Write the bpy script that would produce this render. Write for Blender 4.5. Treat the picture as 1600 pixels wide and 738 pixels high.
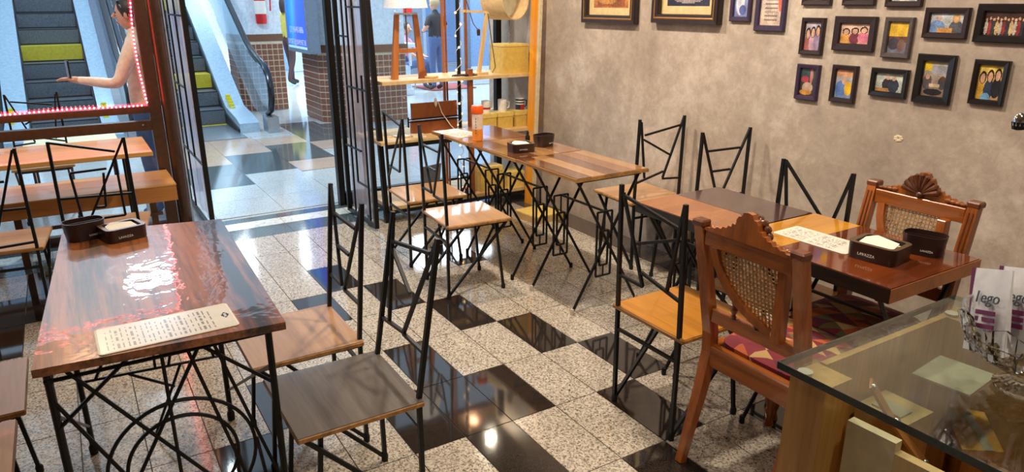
import bpy, bmesh, math, random
from mathutils import Vector, Matrix, Euler
random.seed(7)
PI = math.pi
for o in list(bpy.data.objects): bpy.data.objects.remove(o)
scene = bpy.context.scene
COL = scene.collection

# ------------------------------------------------------------------ camera
cam_d = bpy.data.cameras.new('camera'); cam = bpy.data.objects.new('camera', cam_d); COL.objects.link(cam)
yaw, pitch, roll = -1.022, .317, -.003
fw = Vector((math.cos(pitch)*math.sin(yaw), math.cos(pitch)*math.cos(yaw), -math.sin(pitch)))
rt = Vector((math.cos(yaw), -math.sin(yaw), 0)); up = rt.cross(fw)
rt2 = rt*math.cos(roll) + up*math.sin(roll); up2 = up*math.cos(roll) - rt*math.sin(roll)
M = Matrix((rt2, up2, -fw)).transposed().to_4x4(); M.translation = Vector((2.967, -1.72, 1.592))
cam.matrix_world = M
cam_d.sensor_width = 36; cam_d.lens = 1124.744/1600*36; cam_d.clip_start = .02; cam_d.clip_end = 100
scene.camera = cam

# ------------------------------------------------------------------ world, lights, exposure
w = bpy.data.worlds.new('world'); scene.world = w; w.use_nodes = True
bg = w.node_tree.nodes['Background']; bg.inputs[0].default_value = (.58, .79, 1.0, 1); bg.inputs[1].default_value = .95
scene.view_settings.view_transform = 'Standard'; scene.view_settings.look = 'None'
scene.view_settings.exposure = 0.35; scene.view_settings.gamma = 1; scene.view_settings.use_curve_mapping = False

def area(name, loc, target, size, power, col, sy=None):
    d = bpy.data.lights.new(name, 'AREA'); d.energy = power; d.color = col; d.size = size
    if sy: d.shape = 'RECTANGLE'; d.size_y = sy
    o = bpy.data.objects.new(name, d); COL.objects.link(o); o.location = loc
    o.rotation_euler = (Vector(target)-Vector(loc)).to_track_quat('-Z', 'Y').to_euler(); return o
WARM = (1, .86, .68)
area('ceiling_lamp_warm', (-1.0, .2, 2.8), (-.9, 1.1, 0), .14, 38, WARM)
area('ceiling_lamp_warm', (.55, .2, 2.8), (.5, 1.0, 0), .14, 36, WARM)
area('ceiling_lamp_warm', (1.8, 0, 2.8), (1.8, .7, 0), .14, 15, WARM)
area('ceiling_lamp_warm', (.4, -1.6, 2.8), (.4, -1.4, 0), .14, 9, WARM)
area('ceiling_lamp_warm', (2.9, -.7, 2.8), (2.7, -.5, 0), .10, 16, WARM)
area('mall_lamp', (-4.6, -.9, 3.6), (-4.6, -.9, 0), .5, 110, (.72, .88, 1), .25)
area('mall_lamp', (-8.2, -1.1, 3.75), (-7.2, -1.0, 0), .6, 45, (.72, .88, 1), .25)
area('mall_lamp', (-9.5, 4.2, 3.2), (-9.5, 4.2, 0), 2.5, 230, (.85, .93, 1))
area('mall_lamp', (-11.5, 1.5, 3.4), (-11.5, 1.5, 0), 2, 260, (.8, .92, 1))
area('window_lamp_warm', (-2.2, -1.9, 2.55), (-1.9, -1.8, 0), .25, 20, (1, .80, .55))
area('window_lamp_warm', (-2.42, 1.32, 2.55), (-2.2, 1.0, 0), .05, 13, (1, .84, .6))

# ------------------------------------------------------------------ materials
MATS = {}
def lin(c):
    return tuple((x/12.92 if x <= .04045 else ((x+.055)/1.055)**2.4) for x in c[:3]) + (1,)
def hexc(r, g, b): return lin((r/255, g/255, b/255))
def new(name):
    m = bpy.data.materials.new(name); m.use_nodes = True; nt = m.node_tree
    b = nt.nodes['Principled BSDF']; MATS[name] = m
    return m, nt, b
def N(nt, t, **k):
    n = nt.nodes.new(t)
    for a, v in k.items():
        if a in ('inputs',):
            for i, x in v.items(): n.inputs[i].default_value = x
        else: setattr(n, a, v)
    return n
def ramp(nt, stops, interp='LINEAR'):
    r = nt.nodes.new('ShaderNodeValToRGB'); cr = r.color_ramp; cr.interpolation = interp
    while len(cr.elements) < len(stops): cr.elements.new(.5)
    for e, (p, c) in zip(cr.elements, stops): e.position = p; e.color = c
    return r
def plain(name, rgb, rough=.5, metal=0., vary=.12, scale=30., coat=0., bump=0., emit=None):
    m, nt, b = new(name); c = hexc(*rgb)
    tc = N(nt, 'ShaderNodeTexCoord'); nz = N(nt, 'ShaderNodeTexNoise', inputs={'Scale': scale, 'Detail': 4})
    nt.links.new(tc.outputs['Object'], nz.inputs['Vector'])
    d = tuple(x*(1-vary) for x in c[:3])+(1,); l = tuple(min(1, x*(1+vary)) for x in c[:3])+(1,)
    r = ramp(nt, [(.3, d), (.7, l)]); nt.links.new(nz.outputs['Fac'], r.inputs[0]); nt.links.new(r.outputs[0], b.inputs['Base Color'])
    b.inputs['Roughness'].default_value = rough; b.inputs['Metallic'].default_value = metal
    b.inputs['Coat Weight'].default_value = coat; b.inputs['Coat Roughness'].default_value = .06
    if bump:
        bp = N(nt, 'ShaderNodeBump', inputs={'Strength': bump, 'Distance': .004}); nt.links.new(nz.outputs['Fac'], bp.inputs['Height']); nt.links.new(bp.outputs[0], b.inputs['Normal'])
    if emit:
        b.inputs['Emission Color'].default_value = c; b.inputs['Emission Strength'].default_value = emit
    return m
def wood(name, dark, light, axis='X', rough=.35, coat=0., sc=9., streak=None, cr=.05):
    m, nt, b = new(name)
    tc = N(nt, 'ShaderNodeTexCoord'); mp = N(nt, 'ShaderNodeMapping')
    s = {'X': (.07, 1, 1), 'Y': (1, .07, 1), 'Z': (1, 1, .07)}[axis]
    mp.inputs['Scale'].default_value = s; mp.inputs['Location'].default_value = (random.random()*5, random.random()*5, random.random()*5)
    nt.links.new(tc.outputs['Object'], mp.inputs['Vector'])
    n1 = N(nt, 'ShaderNodeTexNoise', inputs={'Scale': sc, 'Detail': 5, 'Roughness': .6, 'Distortion': .6})
    n2 = N(nt, 'ShaderNodeTexNoise', inputs={'Scale': sc*11, 'Detail': 3})
    for n in (n1, n2): nt.links.new(mp.outputs[0], n.inputs['Vector'])
    mx = N(nt, 'ShaderNodeMath', operation='MULTIPLY_ADD', inputs={1: .3}); nt.links.new(n2.outputs['Fac'], mx.inputs[0]); nt.links.new(n1.outputs['Fac'], mx.inputs[2])
    st = [(.42, hexc(*dark)), (.85, hexc(*light))]
    if streak: st = [(.53, hexc(*streak)), (.61, hexc(*dark)), (.76, hexc(*light))]
    r = ramp(nt, st); nt.links.new(mx.outputs[0], r.inputs[0]); nt.links.new(r.outputs[0], b.inputs['Base Color'])
    b.inputs['Roughness'].default_value = rough; b.inputs['Coat Weight'].default_value = coat; b.inputs['Coat Roughness'].default_value = cr
    return m
def granite(name, a, bcol, c, scale, rough, big=.35):
    m, nt, b = new(name)
    g = N(nt, 'ShaderNodeNewGeometry')
    v = N(nt, 'ShaderNodeTexVoronoi', inputs={'Scale': scale}); n = N(nt, 'ShaderNodeTexNoise', inputs={'Scale': scale*.55, 'Detail': 6, 'Roughness': .7})
    nb = N(nt, 'ShaderNodeTexNoise', inputs={'Scale': 2.2, 'Detail': 2})
    for x in (v, n, nb): nt.links.new(g.outputs['Position'], x.inputs['Vector'])
    sep = N(nt, 'ShaderNodeSeparateColor'); nt.links.new(v.outputs['Color'], sep.inputs[0])
    ad = N(nt, 'ShaderNodeMath', operation='MULTIPLY_ADD', inputs={1: .55}); nt.links.new(sep.outputs[0], ad.inputs[0]); nt.links.new(n.outputs['Fac'], ad.inputs[2])
    r = ramp(nt, [(.40, hexc(*a)), (.62, hexc(*bcol)), (.95, hexc(*c))]); nt.links.new(ad.outputs[0], r.inputs[0])
    mx = N(nt, 'ShaderNodeMix', data_type='RGBA', blend_type='MULTIPLY', inputs={0: big}); nt.links.new(r.outputs[0], mx.inputs[6])
    r2 = ramp(nt, [(.3, (.65, .62, .58, 1)), (.7, (1, 1, 1, 1))]); nt.links.new(nb.outputs['Fac'], r2.inputs[0]); nt.links.new(r2.outputs[0], mx.inputs[7])
    nt.links.new(mx.outputs[2], b.inputs['Base Color']); b.inputs['Roughness'].default_value = rough
    b.inputs['Specular IOR Level'].default_value = .7
    return m
def glassy(name, tint=(1, 1, 1), ior=1.45, rough=0., haze=0.):
    m, nt, b = new(name); nt.nodes.remove(b); out = nt.nodes['Material Output']
    t = N(nt, 'ShaderNodeBsdfTransparent'); t.inputs[0].default_value = (*tint, 1)
    g = N(nt, 'ShaderNodeBsdfGlossy', inputs={'Roughness': rough}); lw = N(nt, 'ShaderNodeLayerWeight', inputs={'Blend': .5}); pw = N(nt, 'ShaderNodeMath', operation='POWER', inputs={1: 4.5}); nt.links.new(lw.outputs['Facing'], pw.inputs[0])
    r0 = ((ior-1)/(ior+1))**2; f = N(nt, 'ShaderNodeMath', operation='MULTIPLY_ADD', inputs={1: .9-r0, 2: r0}); nt.links.new(pw.outputs[0], f.inputs[0])
    mx = N(nt, 'ShaderNodeMixShader'); nt.links.new(f.outputs[0], mx.inputs[0]); nt.links.new(t.outputs[0], mx.inputs[1]); nt.links.new(g.outputs[0], mx.inputs[2])
    last = mx
    if haze:
        d1 = N(nt, 'ShaderNodeBsdfDiffuse'); d1.inputs[0].default_value = (.78, .74, .88, 1); d2 = N(nt, 'ShaderNodeBsdfTranslucent'); d2.inputs[0].default_value = (.78, .74, .88, 1); d = N(nt, 'ShaderNodeMixShader', inputs={0: .6}); nt.links.new(d1.outputs[0], d.inputs[1]); nt.links.new(d2.outputs[0], d.inputs[2])
        nz = N(nt, 'ShaderNodeTexNoise', inputs={'Scale': 6., 'Detail': 3}); tc = N(nt, 'ShaderNodeTexCoord'); mp = N(nt, 'ShaderNodeMapping'); mp.inputs['Scale'].default_value = (2, 2, .5)
        nt.links.new(tc.outputs['Object'], mp.inputs[0]); nt.links.new(mp.outputs[0], nz.inputs['Vector'])
        mm = N(nt, 'ShaderNodeMath', operation='MULTIPLY', inputs={1: haze}); nt.links.new(nz.outputs['Fac'], mm.inputs[0])
        bp = N(nt, 'ShaderNodeBump', inputs={'Strength': .8, 'Distance': .03}); nt.links.new(nz.outputs['Fac'], bp.inputs['Height']); nt.links.new(bp.outputs[0], g.inputs['Normal'])
        m2 = N(nt, 'ShaderNodeMixShader'); nt.links.new(mm.outputs[0], m2.inputs[0]); nt.links.new(mx.outputs[0], m2.inputs[1]); nt.links.new(d.outputs[0], m2.inputs[2]); last = m2
    nt.links.new(last.outputs[0], out.inputs[0]); return m
def printed():
    m, nt, b = new('print'); a = N(nt, 'ShaderNodeVertexColor'); a.layer_name = 'Col'
    nt.links.new(a.outputs[0], b.inputs['Base Color']); b.inputs['Roughness'].default_value = .25; return m

granite('granite_light', (48, 44, 41), (150, 140, 127), (206, 196, 182), 170, .10)
granite('granite_dark', (14, 12, 11), (26, 22, 20), (58, 50, 46), 420, .05, .2)
granite('granite_border', (40, 34, 30), (70, 60, 54), (96, 84, 76), 300, .2)
granite('mall_light', (120, 130, 135), (178, 186, 188), (200, 206, 208), 200, .10)
granite('mall_dark', (46, 58, 62), (70, 82, 86), (92, 102, 104), 200, .08)
granite('mall_peach', (150, 126, 112), (186, 160, 142), (200, 178, 160), 200, .12)
granite('marble_white', (170, 172, 166), (205, 208, 200), (225, 226, 220), 60, .15)
plain('grout', (92, 84, 76), .8)
plain('black_metal', (17, 16, 17), .42, .3, .2)
plain('rubber', (10, 10, 10), .7)
plain('pale_cap', (190, 178, 165), .5)
plain('brown_metal', (104, 80, 66), .32, .8)
plain('steel', (170, 178, 186), .25, .8)
plain('chrome', (215, 220, 228), .08, 1.)
plain('white_paint', (214, 222, 230), .5)
plain('pale_panel', (196, 214, 230), .4)
plain('blue_wall', (130, 160, 205), .5)
plain('grey_panel', (110, 122, 140), .5)
plain('ceiling_paint', (180, 168, 150), .8)
plain('inner_wall', (150, 136, 120), .8)
plain('caddy_brown', (48, 32, 30), .32, 0, .1)
plain('caddy_rim', (92, 72, 52), .35)
plain('logo_white', (225, 222, 215), .5)
plain('paper', (226, 220, 208), .6, 0, .04)
plain('napkin', (222, 210, 184), .8, 0, .06)
plain('orange_plastic', (238, 96, 30), .3)
plain('sanitizer_orange', (246, 150, 60), .15)
plain('frosted', (228, 205, 190), .3)
plain('frame_dark', (40, 26, 26), .35, 0, .25, 60)
plain('frame_violet', (52, 38, 62), .35, 0, .2, 60)
plain('frame_grey', (74, 66, 66), .4, 0, .2, 60)
plain('frame_cream', (206, 180, 130), .5)
plain('gold_edge', (150, 110, 60), .35, .5)
plain('outlet_grey', (165, 155, 145), .4)
plain('escalator_step', (92, 100, 108), .4, .3, .3, 60)
plain('escalator_gap', (18, 20, 24), .6)
plain('yellow_paint', (186, 168, 38), .5)
plain('escalator_white', (158, 182, 200), .3, .2)
plain('handrail_black', (22, 26, 34), .25)
plain('tile_red', (124, 78, 62), .35, 0, .25, 40)
plain('tile_grout', (205, 190, 165), .8)
plain('brown_band', (112, 74, 52), .5)
plain('red_paint', (200, 38, 36), .3)
plain('blue_cloth', (80, 112, 165), .8); plain('jeans', (64, 92, 140), .85)
plain('black_cloth', (26, 30, 40), .85); plain('olive_cloth', (150, 140, 62), .8); plain('maroon_cloth', (62, 40, 44), .8)
plain('peach_cloth', (232, 206, 184), .85); plain('pink_cloth', (196, 140, 160), .8)
plain('skin', (206, 150, 124), .55); plain('hair_dark', (34, 24, 22), .5); plain('hair_fair', (150, 128, 92), .6); plain('shoe_dark', (40, 34, 36), .5)
plain('eye_dark', (20, 16, 14), .2); plain('lip', (160, 82, 76), .5)
plain('red_carpet', (150, 84, 84), .9); plain('drum_shade', (214, 186, 138), .6); plain('drum_inner', (214, 220, 204), .7)
plain('white_shade', (232, 236, 240), .6); plain('yellow_box', (206, 172, 84), .6); plain('yellow_lid', (220, 190, 104), .6)
plain('mug_white', (228, 228, 226), .2); plain('mug_navy', (40, 44, 66), .3); plain('mug_red', (168, 44, 40), .3)
plain('cord_white', (225, 220, 205), .5); plain('cord_black', (22, 22, 24), .5)
plain('cardboard', (196, 160, 104), .8); plain('pouch_purple', (110, 36, 82), .4); plain('pouch_white', (226, 226, 230), .35)
plain('screw', (190, 190, 186), .25, .9); plain('stain_orange', (170, 108, 56), .45); plain('pale_board', (206, 190, 156), .5); plain('tag_card', (168, 158, 138), .5)
plain('yellow_clear', (214, 200, 40), .4); plain('sticker_ink', (150, 150, 40), .5)
plain('led_red', (255, 30, 50), .4, emit=9.); plain('led_core', (255, 130, 130), .4, emit=16.)
plain('bulb_warm', (255, 200, 120), .4, emit=9.)
plain('sign_ink', (60, 66, 74), .5); plain('light_panel', (225, 238, 255), .5, emit=3.)
wood('wood_seat', (160, 118, 80), (196, 154, 112), 'X', .32, .25)
wood('wood_seat_grey', (84, 78, 76), (118, 110, 104), 'X', .22, .5)
wood('wood_seat_ochre', (150, 92, 26), (196, 132, 44), 'X', .35, .2)
wood('wood_edge', (120, 78, 36), (196, 146, 80), 'X', .5, 0, 30)
wood('wood_left_table', (92, 48, 26), (168, 100, 54), 'X', .38, 1., 7., (30, 15, 10), .03)
wood('wood_table_a', (112, 68, 38), (164, 110, 66), 'X', .14, .9, 8)
wood('wood_table_b', (150, 104, 60), (204, 156, 104), 'X', .14, .9, 8)
wood('wood_table_c', (84, 48, 30), (128, 78, 46), 'X', .14, .9, 8)
wood('wood_brown', (112, 62, 30), (160, 98, 50), 'Y', .25, .5, 8)
wood('wood_purple', (52, 34, 34), (78, 54, 52), 'Y', .2, .6, 8)
wood('wood_yellow', (178, 116, 24), (214, 152, 40), 'Y', .2, .7, 8)
wood('wood_mahogany', (84, 36, 16), (134, 66, 28), 'Y', .12, 1., 8)
wood('wood_honey', (150, 84, 34), (196, 118, 54), 'X', .3, .5, 8)
wood('wood_black', (14, 11, 10), (26, 20, 18), 'X', .3, .4)
wood('wood_chair_red', (112, 56, 18), (178, 100, 38), 'Z', .25, .5, 14)
wood('wood_chair_redx', (108, 54, 18), (172, 96, 36), 'X', .25, .5, 14)
wood('wood_carved', (70, 34, 18), (116, 62, 32), 'Z', .35, .3, 20)
wood('wood_carved_light', (92, 46, 20), (150, 84, 40), 'Z', .35, .3, 20)
nt = MATS['wood_left_table'].node_tree; b = nt.nodes['Principled BSDF']; tc = N(nt, 'ShaderNodeTexCoord'); nz = N(nt, 'ShaderNodeTexNoise', inputs={'Scale': 16., 'Detail': 2., 'Distortion': .5}); nt.links.new(tc.outputs['Object'], nz.inputs['Vector'])
bp = N(nt, 'ShaderNodeBump', inputs={'Strength': .25, 'Distance': .004}); nt.links.new(nz.outputs['Fac'], bp.inputs['Height']); nt.links.new(bp.outputs[0], b.inputs['Coat Normal'])
plain('cane', (158, 118, 74), .6, 0, .3, 60)
wood('wood_oak', (150, 102, 46), (208, 156, 86), 'Z', .4, .2, 12)
wood('wood_plank', (186, 132, 70), (222, 172, 108), 'Y', .25, .5, 6)
wood('wood_plank_edge', (150, 92, 40), (190, 128, 66), 'Y', .4, .1, 8)
wood('wood_lamp', (140, 78, 36), (186, 114, 58), 'Z', .4, .1, 12)
wood('wood_pale', (190, 156, 104), (216, 186, 136), 'Z', .5, 0, 12)
wood('wood_orange_post', (214, 130, 24), (240, 166, 50), 'Z', .4, .1, 8)
wood('wood_rust', (116, 58, 28), (150, 84, 42), 'X', .4, .1, 8)
wood('wood_resin', (190, 118, 30), (232, 176, 70), 'Y', .2, .6, 6)
glassy('glass', (.97, .99, 1)); glassy('counter_glass', (.86, .93, .90), 1.5); m_, nt_, b_ = new('crystal'); b_.inputs['Base Color'].default_value = (.97, .97, .98, 1); b_.inputs['Transmission Weight'].default_value = 1; b_.inputs['Roughness'].default_value = .03; b_.inputs['IOR'].default_value = 1.5
glassy('plastic_sheet', (.86, .86, .93), 1.6, .10, 1.0)
glassy('balustrade_glass', (.86, .92, .95), 1.35)
m_, nt_, b_ = new('glass_edge'); b_.inputs['Base Color'].default_value = hexc(16, 44, 44); b_.inputs['Roughness'].default_value = .08; b_.inputs['Coat Weight'].default_value = .6
printed()
m_, nt_, b_ = new('backlit_print'); a_ = N(nt_, 'ShaderNodeVertexColor'); a_.layer_name = 'Col'; nt_.links.new(a_.outputs[0], b_.inputs['Base Color']); nt_.links.new(a_.outputs[0], b_.inputs['Emission Color']); b_.inputs['Emission Strength'].default_value = .8
# burnished cement wall
m, nt, b = new('wall_cement'); tc = N(nt, 'ShaderNodeNewGeometry')
n1 = N(nt, 'ShaderNodeTexNoise', inputs={'Scale': 1.3, 'Detail': 9, 'Roughness': .66, 'Distortion': .25}); n2 = N(nt, 'ShaderNodeTexNoise', inputs={'Scale': 9., 'Detail': 9, 'Roughness': .74, 'Distortion': .3}); n3 = N(nt, 'ShaderNodeTexNoise', inputs={'Scale': 34., 'Detail': 8, 'Roughness': .7})
for n in (n1, n2, n3): nt.links.new(tc.outputs['Position'], n.inputs['Vector'])
a1 = N(nt, 'ShaderNodeMath', operation='MULTIPLY_ADD', inputs={1: .55}); nt.links.new(n2.outputs['Fac'], a1.inputs[0]); nt.links.new(n1.outputs['Fac'], a1.inputs[2])
a2 = N(nt, 'ShaderNodeMath', operation='MULTIPLY_ADD', inputs={1: .30}); nt.links.new(n3.outputs['Fac'], a2.inputs[0]); nt.links.new(a1.outputs[0], a2.inputs[2]); a1 = N(nt, 'ShaderNodeMath', operation='SUBTRACT', inputs={1: .15}); nt.links.new(a2.outputs[0], a1.inputs[0])
r = ramp(nt, [(.50, hexc(136, 122, 110)), (.78, hexc(172, 157, 143)), (1.05, hexc(204, 191, 178))]); nt.links.new(a1.outputs[0], r.inputs[0]); nt.links.new(r.outputs[0], b.inputs['Base Color'])
bp = N(nt, 'ShaderNodeBump', inputs={'Strength': .35, 'Distance': .006}); nt.links.new(n2.outputs['Fac'], bp.inputs['Height']); nt.links.new(bp.outputs[0], b.inputs['Normal'])
b.inputs['Roughness'].default_value = .55
# harlequin upholstery
m, nt, b = new('harlequin'); tc = N(nt, 'ShaderNodeTexCoord'); mp = N(nt, 'ShaderNodeMapping'); mp.inputs['Rotation'].default_value = (0, 0, .5); mp.inputs['Scale'].default_value = (17, 17, 0); nt.links.new(tc.outputs['Object'], mp.inputs[0])
fl = N(nt, 'ShaderNodeVectorMath', operation='FLOOR'); nt.links.new(mp.outputs[0], fl.inputs[0])
fr = N(nt, 'ShaderNodeVectorMath', operation='FRACTION'); nt.links.new(mp.outputs[0], fr.inputs[0]); sx = N(nt, 'ShaderNodeSeparateXYZ'); nt.links.new(fr.outputs[0], sx.inputs[0])
gt = N(nt, 'ShaderNodeMath', operation='GREATER_THAN'); nt.links.new(sx.outputs[0], gt.inputs[0]); nt.links.new(sx.outputs[1], gt.inputs[1])
cx = N(nt, 'ShaderNodeCombineXYZ'); nt.links.new(gt.outputs[0], cx.inputs[2]); ad = N(nt, 'ShaderNodeVectorMath', operation='ADD'); nt.links.new(fl.outputs[0], ad.inputs[0]); nt.links.new(cx.outputs[0], ad.inputs[1])
wn = N(nt, 'ShaderNodeTexWhiteNoise'); nt.links.new(ad.outputs[0], wn.inputs['Vector'])
r = ramp(nt, [(0, hexc(120, 34, 48)), (.25, hexc(176, 84, 44)), (.42, hexc(104, 92, 52)), (.58, hexc(186, 150, 96)), (.72, hexc(128, 40, 52)), (.86, hexc(96, 40, 60))], 'CONSTANT'); nt.links.new(wn.outputs['Value'], r.inputs[0]); nt.links.new(r.outputs[0], b.inputs['Base Color']); b.inputs['Roughness'].default_value = .85

# ------------------------------------------------------------------ geometry helpers
class MB:
    def __init__(s): s.v = []; s.f = []; s.m = []
    def add(s, vs, fs, mi=0):
        o = len(s.v); s.v += [tuple(x) for x in vs]; s.f += [tuple(i+o for i in f) for f in fs]; s.m += [mi]*len(fs); return s
    def box(s, x0, x1, y0, y1, z0, z1, mi=0, bev=0):
        if bev:
            b = bev; pts = []
            for z, i in ((z0, b), (z0+b, 0), (z1-b, 0), (z1, b)):
                pts.append([(x0+i, y0+b if i == 0 else y0+i, z)])
            rings = []
            for z, i in ((z0, b), (z0+b, 0), (z1-b, 0), (z1, b)):
                c = b if i == 0 else 0
                X0, X1, Y0, Y1 = x0+i, x1-i, y0+i, y1-i
                rings.append([(X0+c, Y0, z), (X1-c, Y0, z), (X1, Y0+c, z), (X1, Y1-c, z), (X1-c, Y1, z), (X0+c, Y1, z), (X0, Y1-c, z), (X0, Y0+c, z)])
            return s.rings(rings, True, mi)
        vs = [(x0, y0, z0), (x1, y0, z0), (x1, y1, z0), (x0, y1, z0), (x0, y0, z1), (x1, y0, z1), (x1, y1, z1), (x0, y1, z1)]
        return s.add(vs, [(3, 2, 1, 0), (4, 5, 6, 7), (0, 1, 5, 4), (1, 2, 6, 5), (2, 3, 7, 6), (3, 0, 4, 7)], mi)
    def rings(s, rings, cap=True, mi=0, closed=False):
        n = len(rings[0]); o = len(s.v)
        for r in rings: s.v += [tuple(p) for p in r]
        k = len(rings); R = range(k if closed else k-1)
        for i in R:
            j = (i+1) % k
            for q in range(n):
                s.f.append((o+i*n+q, o+i*n+(q+1) % n, o+j*n+(q+1) % n, o+j*n+q)); s.m.append(mi)
        if cap and not closed:
            s.f.append(tuple(o+q for q in reversed(range(n)))); s.f.append(tuple(o+(k-1)*n+q for q in range(n))); s.m += [mi, mi]
        return s
    def tube(s, path, r, n=8, mi=0, closed=False, flat=None, rot=0):
        path = [Vector(p) for p in path]; rr = r if isinstance(r, (list, tuple)) else [r]*len(path); rings = []; prev = None
        for i, p in enumerate(path):
            a = path[i-1] if (i or closed) else p; c = path[(i+1) % len(path)] if (i < len(path)-1 or closed) else p
            t = (c-a).normalized()
            if prev is None:
                ref = Vector((0, 0, 1)) if abs(t.z) < .9 else Vector((0, 1, 0)); u = t.cross(ref).normalized()
            else: u = (prev - t*prev.dot(t)).normalized()
            prev = u; v = t.cross(u)
            ku, kv = flat if flat else (1, 1)
            rings.append([p + u*(math.cos(2*PI*q/n+rot)*rr[i]*ku) + v*(math.sin(2*PI*q/n+rot)*rr[i]*kv) for q in range(n)])
        return s.rings(rings, True, mi, closed)
    def bar(s, a, b, w, mi=0): return s.tube([a, b], w*.7071, 4, mi, rot=PI/4)
    def rod(s, a, b, r, n=6, mi=0): return s.tube([a, b], r, n, mi)
    def lathe(s, prof, c=(0, 0, 0), n=16, mi=0, cap=True):
        c = Vector(c); return s.rings([[c+Vector((math.cos(2*PI*q/n)*r, math.sin(2*PI*q/n)*r, z)) for q in range(n)] for r, z in prof], cap, mi)
    def prism(s, poly, axis, d0, d1, mi=0):
        f = {'x': lambda a, b, d: (d, a, b), 'y': lambda a, b, d: (a, d, b), 'z': lambda a, b, d: (a, b, d)}[axis]
        return s.rings([[f(a, b, d0) for a, b in poly], [f(a, b, d1) for a, b in poly]], True, mi)
    def ball(s, c, rx, ry, rz, n=10, k=6, mi=0):
        c = Vector(c); rings = []
        for i in range(k+1):
            th = -PI/2 + PI*min(max(i/k, .02), .98); rings.append([c+Vector((math.cos(2*PI*q/n)*rx*math.cos(th), math.sin(2*PI*q/n)*ry*math.cos(th), rz*math.sin(th))) for q in range(n)])
        return s.rings(rings, True, mi)
    def build(s, name, mats, parent=None, smooth=True, **props):
        me = bpy.data.meshes.new(name); me.from_pydata(s.v, [], s.f)
        if not isinstance(mats, (list, tuple)): mats = [mats]
        for x in mats: me.materials.append(MATS[x])
        me.polygons.foreach_set('material_index', s.m)
        bm = bmesh.new(); bm.from_mesh(me); bmesh.ops.recalc_face_normals(bm, faces=bm.faces); bm.to_mesh(me); bm.free()
        if smooth:
            me.polygons.foreach_set('use_smooth', [True]*len(me.polygons)); me.set_sharp_from_angle(angle=math.radians(35))
        o = bpy.data.objects.new(name, me); COL.objects.link(o)
        if parent: o.parent = parent
        for k, v in props.items(): o[k] = v
        return o
def tag(o, label, cat, group=None):
    o['label'] = label; o['category'] = cat
    if group: o['group'] = group
    return o
def thing(name, label, cat, loc=(0, 0, 0), rz=0., group=None):
    o = bpy.data.objects.new(name, None); COL.objects.link(o); o.location = loc; o.rotation_euler = (0, 0, rz); o.empty_display_size = .1
    return tag(o, label, cat, group)
def struct(o, label, cat='structure'): o['kind'] = 'structure'; o['label'] = label; o['category'] = cat; return o
def share(src, name, loc, parent, rot=(0, 0, 0)):
    o = bpy.data.objects.new(name, src.data); COL.objects.link(o); o.location = loc; o.rotation_euler = rot; o.parent = parent; return o
def text_mesh(body, size, mat, parent, loc, rot, name='lettering', ext=.0006, sx=1.):
    c = bpy.data.curves.new('txt', 'FONT'); c.body = body; c.size = size; c.extrude = ext; c.align_x = 'CENTER'; c.align_y = 'CENTER'; c.resolution_u = 2
    t = bpy.data.objects.new('txt', c); COL.objects.link(t); dg = bpy.context.evaluated_depsgraph_get()
    me = bpy.data.meshes.new_from_object(t.evaluated_get(dg)); bpy.data.objects.remove(t); bpy.data.curves.remove(c)
    me.materials.clear(); me.materials.append(MATS[mat]); o = bpy.data.objects.new(name, me); COL.objects.link(o); o.parent = parent; o.location = loc; o.rotation_euler = rot; o.scale = (sx, 1, 1); return o
def paint(name, wdt, hgt, nx, ny, shapes, parent, loc, rot, bgc, mott=1., mat='print'):
    """flat print: a thin sheet in local xy, coloured per face; shapes are drawn in 0..1 coordinates"""
    vs = [((i/nx-.5)*wdt, (j/ny-.5)*hgt, 0) for j in range(ny+1) for i in range(nx+1)]
    fs = [(j*(nx+1)+i, j*(nx+1)+i+1, (j+1)*(nx+1)+i+1, (j+1)*(nx+1)+i) for j in range(ny) for i in range(nx)]
    me = bpy.data.meshes.new(name); me.from_pydata(vs, [], fs); me.materials.append(MATS[mat])
    at = me.color_attributes.new('Col', 'FLOAT_COLOR', 'CORNER'); k = 0; rnd = random.Random(hash((wdt, hgt, nx)) & 0xffff)
    for j in range(ny):
        for i in range(nx):
            x, y = (i+.5)/nx, (j+.5)/ny; c = bgc(x, y) if callable(bgc) else bgc
            for s in shapes:
                if s[0] == 'e':
                    if ((x-s[1])/s[3])**2+((y-s[2])/s[4])**2 < 1: c = s[5]
                elif s[1] <= x <= s[3] and s[2] <= y <= s[4]: c = s[5]
            f = 1-mott*(.08+rnd.uniform(-.12, .12)+.10*math.sin(x*9.3+y*5.1+wdt*90)*math.sin(y*7.7-x*3.9+hgt*70)); cc = lin(tuple(min(1, max(0, q/255*f)) for q in c))
            for q in range(4): at.data[k].color = cc; k += 1
    o = bpy.data.objects.new(name, me); COL.objects.link(o); o.parent = parent; o.location = loc; o.rotation_euler = rot; return o

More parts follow.
